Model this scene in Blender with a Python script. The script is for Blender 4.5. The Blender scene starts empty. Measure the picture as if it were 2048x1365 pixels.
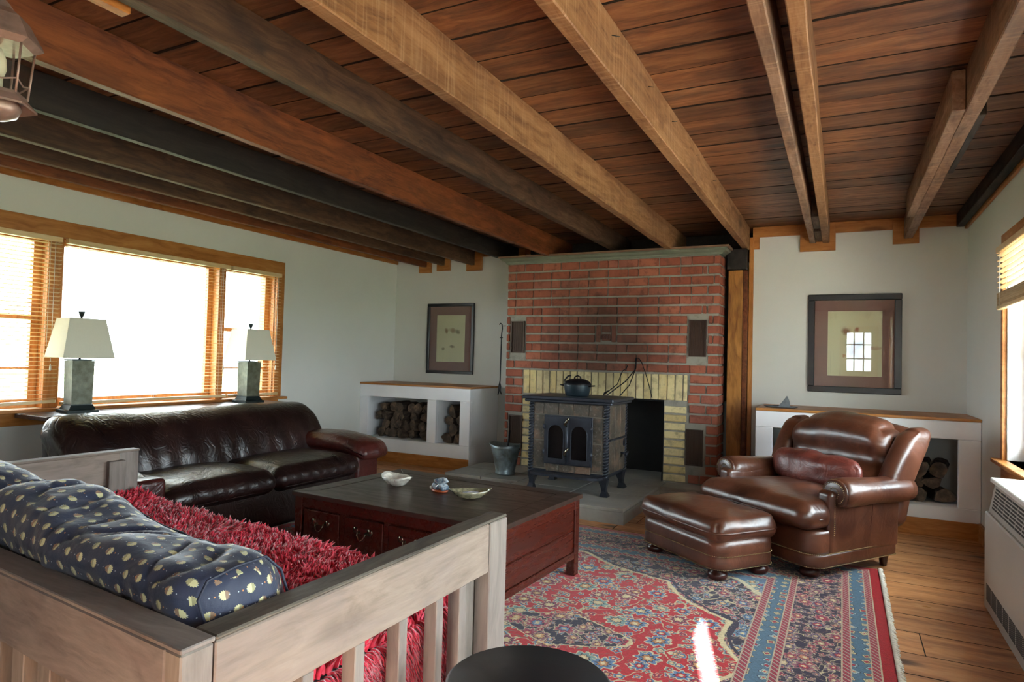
import bpy, bmesh, math, random
from mathutils import Vector, Matrix, noise
R = random.Random(7)
sc = bpy.context.scene
COL = sc.collection
pi = math.pi

# ------------------------------------------------------------------ camera
F = 1295.77
yaw, pit, rol = (math.radians(a) for a in (-27.0425, 1.604, 1.4974))
fw = Vector((math.sin(yaw)*math.cos(pit), math.cos(yaw)*math.cos(pit), math.sin(pit)))
rt = Vector((math.cos(yaw), -math.sin(yaw), 0)); up = rt.cross(fw)
r2 = rt*math.cos(rol) + up*math.sin(rol); u2 = -rt*math.sin(rol) + up*math.cos(rol)
cd = bpy.data.cameras.new('camera'); cam = bpy.data.objects.new('camera', cd); COL.objects.link(cam)
cam.matrix_world = Matrix(((r2.x, u2.x, -fw.x, 0), (r2.y, u2.y, -fw.y, 0), (r2.z, u2.z, -fw.z, 1.15), (0, 0, 0, 1)))
cd.sensor_fit = 'HORIZONTAL'; cd.sensor_width = 36; cd.lens = F/2048*36; cd.clip_start = .02
sc.camera = cam
# ------------------------------------------------------------------ light
SKY = 10.0; SUN = 110.0; EXPO = 1.2
sc.view_settings.view_transform = 'Standard'; sc.view_settings.look = 'None'
sc.view_settings.exposure = EXPO; sc.view_settings.gamma = 1; sc.view_settings.use_curve_mapping = False
w = bpy.data.worlds.new('sky'); sc.world = w; w.use_nodes = True
wb = w.node_tree.nodes['Background']; wb.inputs[0].default_value = (.80, .91, 1, 1); wb.inputs[1].default_value = SKY
sd = Vector((-.27, 1, -.375)).normalized()
sl = bpy.data.lights.new('sun', 'SUN'); sl.energy = SUN; sl.angle = .006; sl.color = (1, .96, .9)
so = bpy.data.objects.new('sun', sl); COL.objects.link(so)
so.rotation_euler = sd.to_track_quat('-Z', 'Y').to_euler(); so.location = (3, -9, 6)
def portal(loc, size, toward):
    l = bpy.data.lights.new('window_portal', 'AREA'); l.shape = 'RECTANGLE'; l.size, l.size_y = size
    l.energy = 1; l.cycles.is_portal = True
    o = bpy.data.objects.new('window_portal', l); COL.objects.link(o); o.location = loc
    o.rotation_euler = Vector(toward).to_track_quat('-Z', 'Y').to_euler()

# ------------------------------------------------------------------ materials
def C(h):
    h = h.lstrip('#'); v = [int(h[i:i+2], 16)/255 for i in (0, 2, 4)]
    return tuple([(x/12.92 if x <= .04045 else ((x+.055)/1.055)**2.4) for x in v] + [1])
class T:
    def __init__(s, name):
        s.m = bpy.data.materials.new(name); s.m.use_nodes = True; s.nt = s.m.node_tree; s.nt.nodes.clear()
        s.out = s.nt.nodes.new('ShaderNodeOutputMaterial'); s.b = s.nt.nodes.new('ShaderNodeBsdfPrincipled')
        s.nt.links.new(s.b.outputs[0], s.out.inputs[0])
    def put(s, sock, v):
        if isinstance(v, bpy.types.NodeSocket): s.nt.links.new(v, sock)
        elif v is not None:
            if isinstance(v, (tuple, list)) and sock.type == 'VECTOR': v = v[:3]
            sock.default_value = v
    def n(s, t, outp=0, **k):
        nd = s.nt.nodes.new('ShaderNode'+t)
        for a, v in k.items():
            if a in nd.inputs: s.put(nd.inputs[a], v)
            else: setattr(nd, a, v)
        return nd.outputs[outp]
    def ma(s, op, a, b=None, c=None, clamp=False):
        nd = s.nt.nodes.new('ShaderNodeMath'); nd.operation = op; nd.use_clamp = clamp
        s.put(nd.inputs[0], a)
        if b is not None: s.put(nd.inputs[1], b)
        if c is not None: s.put(nd.inputs[2], c)
        return nd.outputs[0]
    def vm(s, op, a, b=None, outp=0):
        nd = s.nt.nodes.new('ShaderNodeVectorMath'); nd.operation = op; s.put(nd.inputs[0], a)
        if b is not None: s.put(nd.inputs[1], b)
        return nd.outputs[outp]
    def mix(s, f, a, b, bt='MIX'):
        nd = s.nt.nodes.new('ShaderNodeMix'); nd.data_type = 'RGBA'; nd.blend_type = bt
        s.put(nd.inputs[0], f); s.put(nd.inputs[6], a); s.put(nd.inputs[7], b); return nd.outputs[2]
    def ramp(s, f, st, interp='LINEAR'):
        nd = s.nt.nodes.new('ShaderNodeValToRGB'); cr = nd.color_ramp; cr.interpolation = interp
        while len(cr.elements) < len(st): cr.elements.new(.5)
        for e, (p, c) in zip(cr.elements, st):
            e.position = p; e.color = c if isinstance(c, tuple) else (c, c, c, 1)
        s.put(nd.inputs[0], f); return nd.outputs[0]
    def step(s, v, a, b):  # smooth 0..1
        nd = s.nt.nodes.new('ShaderNodeMapRange'); nd.interpolation_type = 'SMOOTHSTEP'
        s.put(nd.inputs[0], v); s.put(nd.inputs[1], a); s.put(nd.inputs[2], b); return nd.outputs[0]
    def co(s, kind='Object'):
        nd = s.nt.nodes.new('ShaderNodeTexCoord'); return nd.outputs[kind]
    def rnd(s):
        return s.nt.nodes.new('ShaderNodeObjectInfo').outputs['Random']
    def noise(s, vec, scale, detail=3, rough=.5, dist=0, color=False):
        return s.n('TexNoise', outp=1 if color else 0, Vector=vec, Scale=scale, Detail=detail, Roughness=rough, Distortion=dist)
    def map(s, vec, scale=(1, 1, 1), loc=(0, 0, 0), rot=(0, 0, 0)):
        return s.n('Mapping', Vector=vec, Scale=scale, Location=loc, Rotation=rot)
    def sep(s, vec):
        nd = s.nt.nodes.new('ShaderNodeSeparateXYZ'); s.put(nd.inputs[0], vec); return nd.outputs
    def comb(s, x, y, z=0):
        nd = s.nt.nodes.new('ShaderNodeCombineXYZ'); s.put(nd.inputs[0], x); s.put(nd.inputs[1], y); s.put(nd.inputs[2], z); return nd.outputs[0]
    def bump(s, h, strength=.3, dist=.01, normal=None):
        nd = s.nt.nodes.new('ShaderNodeBump'); s.put(nd.inputs['Height'], h)
        nd.inputs['Strength'].default_value = strength; nd.inputs['Distance'].default_value = dist
        if normal is not None: s.put(nd.inputs['Normal'], normal)
        return nd.outputs[0]
    def fin(s, col, rough=.5, metal=0, bump=None, spec=None, coat=None, coatr=.1, sheen=None, trans=None, sss=None):
        b = s.b.inputs; s.put(b['Base Color'], col); s.put(b['Roughness'], rough); s.put(b['Metallic'], metal)
        if bump is not None: s.put(b['Normal'], bump)
        if spec is not None: s.put(b['Specular IOR Level'], spec)
        if coat is not None: s.put(b['Coat Weight'], coat); s.put(b['Coat Roughness'], coatr)
        if sheen is not None: s.put(b['Sheen Weight'], sheen); s.put(b['Sheen Roughness'], .4)
        if trans is not None: s.put(b['Transmission Weight'], trans)
        return s.m
def vary(t, vec, amt=37):
    r = t.rnd(); return t.vm('ADD', vec, t.comb(t.ma('MULTIPLY', r, amt), t.ma('MULTIPLY', r, amt*.61), t.ma('MULTIPLY', r, amt*1.7)))
def wood(name, cols, axis='x', stain=None, stain_amt=.6, rough=.6, scale=1, knots=.5, var=.25, saw=0, spec=.4, coat=None, bstr=.25):
    tone = .84 if name.startswith(('beam', 'ceiling')) else (.72 if name.startswith('weathered') and 'cap' not in name else (.92 if name.startswith(('orange', 'pine')) else 1))
    t = T(name); v = vary(t, t.co())
    sx = {'x': (1.2, 14, 14), 'y': (14, 1.2, 14), 'z': (14, 14, 1.2)}[axis]
    k = {'x': (2.2, 7, 7), 'y': (7, 2.2, 7), 'z': (7, 7, 2.2)}[axis]
    kn = t.n('TexVoronoi', Vector=t.map(v, tuple(q*scale*.55 for q in k)), Scale=1., Randomness=1.)
    km = t.step(kn, .17, .06)
    warp = t.vm('ADD', t.map(v, tuple(q*scale for q in sx)), t.vm('MULTIPLY', t.noise(v, 3*scale, 2, color=True), (1.6, 1.6, 1.6)))
    g = t.noise(warp, 1.6, 5, .6, .6)
    fine = t.noise(t.map(v, tuple(q*scale*4 for q in sx)), 2.2, 3, .6)
    g2 = t.ma('ADD', t.ma('MULTIPLY', g, .75), t.ma('MULTIPLY', fine, .25))
    col = t.ramp(g2, [(.3, C(cols[0])), (.5, C(cols[1])), (.72, C(cols[2]))])
    r = t.rnd()
    col = t.mix(1, col, t.ramp(t.ma('FRACT', t.ma('MULTIPLY', r, 7.31)), [(0, 1-var), (1, 1+var*.4)]), 'MULTIPLY')
    if stain:
        ss = {'x': (1, 3.5, 3.5), 'y': (3.5, 1, 3.5), 'z': (3.5, 3.5, 1)}[axis]
        sm = t.ma('MULTIPLY', t.step(t.noise(t.map(v, ss), 1.7, 4, .62, .8), .46, .66), stain_amt)
        col = t.mix(sm, col, C(stain))
    if tone != 1: col = t.mix(1, col, (tone, tone, tone, 1), 'MULTIPLY')
    if knots: col = t.mix(t.ma('MULTIPLY', km, knots), col, C('#24120a'))
    h = t.ma('SUBTRACT', g2, t.ma('MULTIPLY', km, .3))
    if saw:
        wv = t.noise(t.map(v, {'x': (60, 1.5, 1.5), 'y': (1.5, 60, 1.5), 'z': (1.5, 1.5, 60)}[axis]), 1.5, 2)
        h = t.ma('ADD', h, t.ma('MULTIPLY', wv, saw)); col = t.mix(t.ma('MULTIPLY', t.step(wv, .5, .75), .35*min(saw, 1)), col, C('#c9a684'))
    return t.fin(col, t.ramp(g2, [(.3, rough+.1), (.7, rough-.1)]), bump=t.bump(h, bstr, .006), spec=spec, coat=coat)
def plain(name, col, rough=.5, metal=0, nscale=8, namt=.08, bstr=.1, bscale=60, spec=None, coat=None):
    t = T(name); v = t.co()
    n1 = t.noise(v, nscale, 4, .6)
    c = t.mix(1, C(col), t.ramp(n1, [(.3, 1-namt*2), (.7, 1+namt)]), 'MULTIPLY')
    return t.fin(c, rough, metal, t.bump(t.noise(v, bscale, 3), bstr, .002), spec=spec, coat=coat)

M = {}
M['wall'] = plain('painted_plaster', '#d8d8d1', .75, nscale=1.5, namt=.02, bstr=.15, bscale=90)
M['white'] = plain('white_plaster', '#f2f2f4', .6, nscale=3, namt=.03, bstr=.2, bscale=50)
M['plank'] = wood('ceiling_plank_wood', ('#4a291c', '#83502f', '#a9744c'), 'x', '#3a2822', .55, .45, knots=.75, var=.45, spec=.5)
M['floor'] = wood('pine_floor_wood', ('#9c6440', '#d2925c', '#e4ac76'), 'x', '#6a4632', .35, .36, knots=.85, var=.16, spec=.5)
M['b_red'] = wood('beam_red_wood', ('#47200f', '#7c4220', '#98582e'), 'y', '#3b2016', .45, .55, knots=.6, var=.1, bstr=.2)
M['b_dark'] = wood('beam_dark_wood', ('#151210', '#27211e', '#382e28'), 'y', '#23201f', .5, .6, knots=.4, var=.1)
M['b_brown'] = wood('beam_brown_wood', ('#2e1c12', '#543a28', '#74583e'), 'y', '#2a201b', .6, .6, knots=.6, var=.1)
M['b_light'] = wood('beam_light_wood', ('#633c22', '#926640', '#ab7f58'), 'y', '#5f3a24', .5, .6, knots=.5, var=.05, saw=.7)
M['b_pink'] = wood('beam_greyed_wood', ('#5c3a28', '#8a674f', '#a88670'), 'y', '#5a4840', .6, .6, knots=.5, var=.05, saw=.8)
M['pine'] = wood('orange_pine_trim', ('#96591f', '#b8773a', '#cd9150'), 'y', None, 0, .4, knots=.5, var=.06)
M['pine_x'] = wood('orange_pine_trim_cross', ('#96591f', '#b8773a', '#cd9150'), 'x', None, 0, .4, knots=.5, var=.06)
M['pine_z'] = wood('orange_pine_trim_upright', ('#96591f', '#b8773a', '#cd9150'), 'z', None, 0, .4, knots=.5, var=.06)
M['post'] = wood('tan_post_wood', ('#7a4c22', '#b07838', '#c68c4a'), 'z', '#5a3018', .5, .5, knots=.3, var=.05)
M['slat'] = wood('blind_slat_wood', ('#d0ab74', '#e2c494', '#f0dab4'), 'y', None, 0, .35, knots=0, var=.08)
M['bench_x'] = wood('weathered_wood_cross', ('#6e6360', '#8d827c', '#a39890'), 'x', '#8d7d78', .5, .65, knots=.35, var=.08, bstr=.35)
M['bench_y'] = wood('weathered_wood_lengthwise', ('#7c6a5c', '#9c897a', '#b09c8c'), 'y', '#8d7d78', .4, .65, knots=.35, var=.08, bstr=.35)
M['bench_z'] = wood('weathered_wood_upright', ('#786b64', '#968a80', '#ac9f94'), 'z', '#8d7d78', .4, .65, knots=.35, var=.1, bstr=.35)
M['bench_cap'] = wood('weathered_dark_cap', ('#39332c', '#5a5248', '#6e665a'), 'y', None, 0, .6, knots=.3, var=.1, bstr=.35)
M['maho'] = wood('mahogany', ('#3c160d', '#461a10', '#562015'), 'y', None, 0, .28, knots=0, var=.12, spec=.55, bstr=.03)
M['tabletop'] = wood('dark_table_top', ('#261a15', '#3a2a22', '#4a372c'), 'x', None, 0, .35, knots=0, var=.12, spec=.5, bstr=.12)
M['blackwood'] = plain('black_lacquer', '#0e0e13', .5, nscale=20, namt=.1)
M['darkconsole'] = wood('console_dark_wood', ('#2c1c18', '#46302a', '#5c443c'), 'y', None, 0, .4, knots=0, var=.1)

def brickmat(name, cols, soot):
    t = T(name); v = t.co(); r = t.rnd(); vv = vary(t, v)
    base = t.ramp(r, [(0, C(cols[0])), (.35, C(cols[1])), (.7, C(cols[2])), (1, C(cols[3]))])
    n1 = t.noise(vv, 14, 4, .65)
    c = t.mix(t.step(n1, .45, .75), base, C(cols[4]))
    n2 = t.noise(t.map(vv, (30, 1, 4)), 1.3, 2)
    c = t.mix(t.ma('MULTIPLY', t.step(n2, .5, .75), .35), c, C(cols[2]))
    # soot staining above the stove (a stain with its own shape)
    geo = t.nt.nodes.new('ShaderNodeNewGeometry').outputs['Position']
    d = t.vm('LENGTH', t.map(t.vm('SUBTRACT', geo, (-1.98, 5.7, 1.32)), (1.05, 0, 1.1)), outp=1)
    nn = t.noise(geo, 3.5, 4, .6)
    sm = t.ma('MULTIPLY', t.step(t.ma('ADD', d, t.ma('MULTIPLY', t.ma('SUBTRACT', nn, .5), .9)), .95, .15), soot)
    c = t.mix(sm, c, C('#2c231c'))
    return t.fin(c, .85, bump=t.bump(t.noise(vv, 60, 4, .7), .5, .004), spec=.25)
M['brick'] = brickmat('red_brick', ('#9e5945', '#8b4c3b', '#a9644d', '#955b4d', '#734438'), .78)
M['ybrick'] = brickmat('yellow_firebrick', ('#dcc68e', '#cfb780', '#e2d09e', '#c9b68a', '#a39474'), .6)
M['mortar'] = brickmat('mortar', ('#8f8a80', '#8f8a80', '#979287', '#8f8a80', '#7a766e'), .62)
M['firebox'] = plain('sooty_firebox', '#14110f', .95, nscale=5, namt=.3)
t = T('slate_hearth'); v = t.co(); n1 = t.noise(v, 3, 5, .6); n2 = t.noise(v, 25, 4, .6)
M['hearth'] = t.fin(t.mix(n2, t.ramp(n1, [(.3, C('#84827d')), (.55, C('#a5a39d')), (.75, C('#b6b3ab'))]), C('#8e8c86')), .55, bump=t.bump(n2, .4, .004), spec=.4)
def leather(name, c0, c1, c2, rough, bs, wscale=9):
    t = T(name); v = t.co()
    n1 = t.noise(v, 3.2, 4, .6, .5); cr = t.noise(t.map(v, (1, 1, 1)), wscale, 3, .55, 1.2)
    gr = t.n('TexVoronoi', Vector=v, Scale=260.)
    wr = t.ma('ABSOLUTE', t.ma('SUBTRACT', cr, .5))
    col = t.mix(t.ma('MULTIPLY', t.step(wr, .02, .0), .35), t.ramp(n1, [(.3, C(c0)), (.52, C(c1)), (.75, C(c2))]), C(c0))
    h = t.ma('ADD', t.ma('MULTIPLY', t.step(wr, 0, .12), .8), t.ma('MULTIPLY', gr, .05))
    return t.fin(col, t.ramp(n1, [(.3, rough-.06), (.7, rough+.08)]), bump=t.bump(h, bs, .006), spec=.6, coat=.25, coatr=.25)
M['sofa'] = leather('dark_brown_leather', '#160c0b', '#241412', '#321a16', .33, .35)
M['sofa_arm'] = leather('oxblood_leather', '#2c100e', '#4a1c17', '#5c2720', .33, .3)
M['chair'] = leather('chestnut_leather', '#381d15', '#56301f', '#774632', .34, .13, 6)
M['chair_red'] = leather('reddish_leather', '#4c1e18', '#6b3027', '#844437', .4, .35, 10)
M['nail'] = plain('antique_nail', '#a8926a', .35, 1, 40, .15)
M['foot'] = plain('turned_foot_wood', '#3c150d', .3, 0, 10, .1, spec=.6)
M['iron'] = plain('cast_iron', '#3a3d46', .42, .5, 20, .12, .4, 120)
M['ironblack'] = plain('black_iron', '#17161a', .5, .6, 20, .1, .4, 120)
M['pot'] = plain('enamelled_iron', '#27333a', .3, .3, 20, .08, .1, 120, coat=.3)
t = T('slate_tile'); v = vary(t, t.co()); n1 = t.noise(v, 7, 5, .65, .6); n2 = t.noise(v, 45, 4, .7)
M['tile'] = t.fin(t.mix(t.ma('MULTIPLY', t.step(n2, .5, .8), .5), t.ramp(n1, [(.3, C('#2c2823')), (.5, C('#4a4137')), (.64, C('#6b5444')), (.8, C('#6e675e'))]), C('#a09a90')), .55, bump=t.bump(n2, .6, .003))
M['grout'] = plain('pale_grout', '#6e675c', .8)
M['stoveglass'] = plain('sooty_glass', '#161415', .12, 0, 6, .2, 0, 10, spec=.6)
M['brass'] = plain('worn_brass', '#8d8674', .25, 1, 30, .1)
M['vent'] = plain('brown_metal_vent', '#4a372c', .5, .3, 10, .08)
M['crown'] = plain('grey_green_moulding', '#6f7464', .45, 0, 8, .08)
M['crown2'] = plain('brown_moulding', '#7a5a44', .5, 0, 8, .08)
M['frame'] = plain('black_frame', '#15151a', .35, 0, 20, .05, spec=.6)
M['mat1'] = plain('mauve_mat_board', '#86645f', .9, nscale=3, namt=.02)
M['bevel'] = plain('cream_bevel', '#ded6bc', .8)
M['shade'] = None
t = T('lamp_shade_linen'); v = t.co(); n1 = t.noise(t.map(v, (400, 400, 60)), 1, 2)
M['shade'] = t.fin(t.mix(n1, C('#d8d2bc'), C('#e2dcc8')), .85, bump=t.bump(n1, .2, .001)); 
t = T('patina_lamp_base'); v = t.co(); n1 = t.noise(v, 14, 5, .65)
M['patina'] = t.fin(t.ramp(n1, [(.3, C('#45472f')), (.55, C('#636452')), (.75, C('#7c7a64'))]), .5, .2, t.bump(n1, .2, .003))
M['patina_dark'] = plain('dark_bronze', '#26302f', .45, .4, 20, .1)
t = T('window_glass'); bf = t.nt.nodes.new('ShaderNodeNewGeometry').outputs['Backfacing']; fr = t.n('Fresnel', IOR=t.ma('MULTIPLY_ADD', bf, 1/1.45-1.45, 1.45)); tr = t.n('BsdfTransparent', Color=(.97, .985, .97, 1)); gl = t.n('BsdfGlossy', Roughness=.0)
mx = t.nt.nodes.new('ShaderNodeMixShader'); t.put(mx.inputs[0], fr); t.put(mx.inputs[1], tr); t.put(mx.inputs[2], gl); t.nt.links.new(mx.outputs[0], t.out.inputs[0]); t.nt.nodes.remove(t.b)
M['glass'] = t.m
M['radiator'] = plain('cream_enamel', '#a8a298', .35, 0, 3, .03, .03, spec=.5)
M['radtop'] = plain('pale_enamel', '#d2cfc8', .4, 0, 3, .03, .03, spec=.5)  # top plate coat, paler than the casing
M['slot'] = plain('dark_slot', '#35322f', .7)
M['grass'] = plain('meadow_grass', '#4f5c36', .9, 0, .6, .15)
M['gravel'] = plain('pale_gravel', '#8f8a7e', .9, 0, 20, .1)
M['leaf'] = plain('leaf_green', '#6d8a3c', .7, 0, 3, .2)
t = T('log_bark'); v = vary(t, t.co()); n1 = t.noise(t.map(v, (1, .25, 1)), 26, 5, .7)
M['bark'] = t.fin(t.ramp(n1, [(.3, C('#1e1611')), (.52, C('#46362a')), (.72, C('#6e5a48'))]), .9, bump=t.bump(n1, .9, .012))
t = T('log_cut_end'); v = vary(t, t.co()); s = t.sep(t.co()); rr = t.ma('SQRT', t.ma('ADD', t.ma('POWER', s[0], 2.), t.ma('POWER', s[2], 2.)))
ring = t.ma('SINE', t.ma('ADD', t.ma('MULTIPLY', rr, 420.), t.ma('MULTIPLY', t.noise(v, 12, 3), 6.)))
n1 = t.noise(v, 16, 4, .6)
M['cut'] = t.fin(t.mix(t.ma('MULTIPLY', ring, .12), t.ramp(n1, [(.25, C('#2e241c')), (.5, C('#55463a')), (.8, C('#8c735a'))]), C('#2a1d14')), .85, bump=t.bump(n1, .5, .004))
# galvanised bucket
t = T('galvanised_bucket'); v = t.co(); n1 = t.noise(v, 9, 4, .6, .5)
M['bucket'] = t.fin(t.ramp(n1, [(.3, C('#5c5346')), (.5, C('#7e8a8c')), (.7, C('#9db0b8'))]), .42, .55, t.bump(n1, .2, .003))
# ceramics
def ceramic(name, c0, c1, c2, rough=.2):
    t = T(name); v = t.co(); n1 = t.noise(v, 38, 3, .6, .6); n2 = t.noise(v, 60, 3, .6)
    return t.fin(t.mix(t.step(n2, .62, .72), t.ramp(n1, [(.35, C(c0)), (.6, C(c1))]), C(c2)), rough, spec=.6, coat=.5)
M['cer1'] = ceramic('speckled_cream_ceramic', '#e6e0d2', '#cfc8bc', '#8c4a38')
M['cer2'] = ceramic('blue_white_ceramic', '#b4bcc0', '#4e6478', '#a0442c')
M['cer3'] = ceramic('abalone_shell', '#6e6a55', '#9a9276', '#3c4246', .15)
M['pearl'] = ceramic('mother_of_pearl', '#c8c8d0', '#9aa0ac', '#e8e0e8', .12)
M['orange'] = plain('orange_glaze', '#b0502a', .3)
M['stone'] = plain('grey_slate_carving', '#6a6e72', .6, 0, 30, .15)
# artwork prints
def art(name, blobs, base):
    t = T(name); v = t.co(); c = t.mix(t.noise(v, 2.5, 4), C(base), C('#d9d2b4'))
    nz = t.noise(v, 11, 5, .7, color=True)
    vv = t.vm('ADD', v, t.vm('MULTIPLY', t.vm('SUBTRACT', nz, (.5, .5, .5)), (.07, .07, .07)))
    for (x, z, rx, rz, col, a) in blobs:
        d = t.vm('LENGTH', t.vm('MULTIPLY', t.vm('SUBTRACT', vv, (x, 0, z)), (1/rx, 0, 1/rz)), outp=1)
        c = t.mix(t.ma('MULTIPLY', t.step(d, 1, .25), a), c, C(col))
    s = t.sep(v)
    ln = t.noise(t.map(v, (60, 1, 1.5), rot=(0, .12, 0)), 1.5, 2)
    c = t.mix(t.ma('MULTIPLY', t.ma('MULTIPLY', t.step(ln, .62, .7), t.step(s[2], .06, -.2)), .25), c, C('#8a7f68'))
    return t.fin(c, .8)
M['art_r'] = art('abstract_print_right', [(-.06, .10, .045, .05, '#7a3c34', .8), (.015, .115, .03, .03, '#96382c', .85), (-.02, -.0, .06, .07, '#8c7a60', .6), (.03, -.01, .06, .05, '#3e2a30', .85), (-.0, -.06, .07, .07, '#6e3a38', .8), (.04, -.1, .07, .06, '#8a7a70', .6), (-.075, -.10, .02, .025, '#b0704a', .7), (.14, -.03, .1, .02, '#b08070', .6)], '#cfc8a6')
M['art_l'] = art('abstract_print_left', [(-.06, .085, .03, .05, '#7a5030', .8), (.03, .09, .05, .04, '#8a6048', .7), (.09, .08, .04, .035, '#5a4c3c', .7), (0, .1, .12, .03, '#9c7a5c', .4), (-.1, -.12, .035, .025, '#5c4c40', .7), (.02, -.09, .05, .022, '#5c4c40', .7)], '#bdb596')

# ---- persian rug
def motif_layer(t, vec, scale, seed, pal, petals=6, rnd=.75, size=.42):
    v = t.vm('ADD', t.vm('MULTIPLY', vec, (scale, scale, 1)), (seed*3.7, seed*1.9, 0))
    s = t.sep(v); v2 = t.comb(s[0], s[1], 0)
    nd = t.nt.nodes.new('ShaderNodeTexVoronoi'); nd.voronoi_dimensions = '2D'; t.put(nd.inputs['Vector'], v2)
    nd.inputs['Scale'].default_value = 1; nd.inputs['Randomness'].default_value = rnd
    d = nd.outputs['Distance']; pc = t.sep(nd.outputs['Color'])
    loc = t.vm('SUBTRACT', v2, nd.outputs['Position']); ls = t.sep(loc)
    an = t.ma('ARCTAN2', ls[1], ls[0])
    pet = t.ma('MULTIPLY_ADD', t.ma('COSINE', t.ma('ADD', t.ma('MULTIPLY', an, float(petals)), t.ma('MULTIPLY', pc[0], 6.3))), .16, .84)
    sz = t.ma('MULTIPLY', t.ma('MULTIPLY_ADD', pc[1], .45, .65), size)
    q = t.ma('DIVIDE', d, t.ma('MULTIPLY', pet, sz))
    inner = t.ramp(pc[2], [(0, C(pal[0])), (.34, C(pal[1])), (.67, C(pal[2]))], 'CONSTANT')
    outer = t.ramp(pc[0], [(0, C(pal[3])), (.33, C(pal[4])), (.66, C(pal[5]))], 'CONSTANT')
    col = t.mix(t.step(q, .20, .24), C(pal[6]), inner)
    col = t.mix(t.step(q, .42, .46), col, C('#1c1a34'))
    col = t.mix(t.step(q, .52, .56), col, outer)
    col = t.mix(t.step(q, .82, .86), col, C(pal[7]))
    return col, t.step(q, 1.0, .96)
def rug_material():
    t = T('persian_rug'); v0 = t.co(); s0 = t.sep(v0)
    ax = t.ma('ABSOLUTE', s0[0]); ay = t.ma('ABSOLUTE', s0[1])
    mv = t.comb(ax, ay, 0)
    wob = t.noise(v0, 6, 2, color=True)
    mw = t.vm('ADD', mv, t.vm('MULTIPLY', t.vm('SUBTRACT', wob, (.5, .5, .5)), (.03, .03, 0)))
    mw = t.vm('ADD', mw, t.vm('MULTIPLY', t.vm('SUBTRACT', t.noise(v0, 34, 2, color=True), (.5, .5, .5)), (.022, .022, 0)))
    d = t.ma('MINIMUM', t.ma('SUBTRACT', 2.2, ax), t.ma('SUBTRACT', 1.7, ay))
    palA = ('#c8283a', '#c98a5a', '#d2b48c', '#5f7fa8', '#8c3450', '#7c9a98', '#e0cfa0', '#d8c9a4')
    palB = ('#b02a40', '#d0a070', '#6f8cb0', '#94646e', '#5a7a96', '#a8485c', '#dcc898', '#cdbd9c')
    def vines(col, vec, sc_, c, wd=.012, seed=0):
        n = t.noise(t.vm('ADD', vec, (seed, seed*.7, 0)), sc_, 1, .4, .4)
        m = t.step(t.ma('ABSOLUTE', t.ma('SUBTRACT', n, .5)), wd, wd*.5)
        return t.mix(m, col, C(c))
    def floral(bg, seed, big, small, pal, vcol='#c9b890'):
        c = vines(bg, mw, big*.9, vcol, .011, seed+3)
        c = vines(c, mw, big*1.7, '#7f6a58', .010, seed+9)
        c2, m2 = motif_layer(t, mw, small, seed+1, pal, 5, .9, .46); c = t.mix(m2, c, c2)
        c1, m1 = motif_layer(t, mw, big, seed, pal, 8, .7, .46); c = t.mix(m1, c, c1)
        return c
    navy = C('#241c38'); red = C('#c01024')
    fred = floral(red, 1, 7.0, 17, palA)
    fnavy = floral(navy, 5, 8.5, 20, palB)
    fborder = floral(C('#2a1d38'), 9, 10.5, 22, ('#b3283c', '#c07a5a', '#b9a07c', '#8f5264', '#6a5470', '#a04458', '#d6c29a', '#b9a58c'))
    fblue = C('#4d6c82')
    g1, gm = motif_layer(t, mv, 17, 2, ('#b0283a', '#8c2c48', '#d8c9a0', '#c9b98c', '#c9b98c', '#a0b4b8', '#b02838', '#2a2a48'), 4, .3, .42)
    fblue = t.mix(gm, fblue, g1)
    # field: ellipse with cusps
    an = t.ma('ARCTAN2', t.ma('DIVIDE', ay, 1.16), t.ma('DIVIDE', ax, 1.66))
    cusp = t.ma('MULTIPLY', t.ma('ABSOLUTE', t.ma('SINE', t.ma('MULTIPLY', an, 8.))), .055)
    rr = t.vm('LENGTH', t.vm('MULTIPLY', mw, (1/1.66, 1/1.16, 0)), outp=1)
    e = t.ma('SUBTRACT', t.ma('ADD', rr, cusp), 1.02)
    def band(col, e_, wd, c):
        return t.mix(t.step(t.ma('ABSOLUTE', e_), wd, wd*.6), col, C(c))
    field = t.mix(t.step(e, -.004, .004), fred, fnavy)
    field = band(field, t.ma('ADD', e, 0.), .009, '#d9c79c'); field = band(field, t.ma('SUBTRACT', e, .02), .006, '#2a2038')
    # light blue corner areas
    e2 = t.ma('SUBTRACT', t.ma('ADD', rr, t.ma('MULTIPLY', cusp, 1.)), 1.30)
    cream, cm = motif_layer(t, mw, 11, 3, palA, 6, .8, .5)
    fc = t.mix(cm, C('#5c7896'), cream)
    field = t.mix(t.step(e2, -.003, .003), field, fc); field = band(field, e2, .012, '#cfc4a2')
    # medallion and pendants
    dm = t.ma('SUBTRACT', t.ma('ADD', t.vm('LENGTH', t.vm('MULTIPLY', mw, (1/.62, 1/.55, 0)), outp=1), t.ma('MULTIPLY', cusp, 1.6)), 1.)
    pd = t.vm('SUBTRACT', mw, (.95, 0, 0)); ps = t.sep(pd)
    dp = t.ma('SUBTRACT', t.ma('ADD', t.ma('ABSOLUTE', t.ma('DIVIDE', ps[0], .30)), t.ma('POWER', t.ma('ABSOLUTE', t.ma('DIVIDE', ps[1], .17)), 1.6)), 1.)
    for dd in (dm, dp):
        field = t.mix(t.step(dd, .004, -.004), field, fnavy); field = band(field, dd, .03, '#d9c79c')
    # borders
    sxy = t.ma('ADD', s0[0], s0[1])
    chk = t.ramp(t.ma('FRACT', t.ma('MULTIPLY', sxy, 32.)), [(0, C('#a8243a')), (.38, C('#231c38')), (.5, C('#b98a80')), (.88, C('#231c38'))], 'CONSTANT')
    def sel(col, lo, new): return t.mix(t.ma('LESS_THAN', d, lo), col, new)
    line = C('#b9a68c')
    c = field
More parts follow.
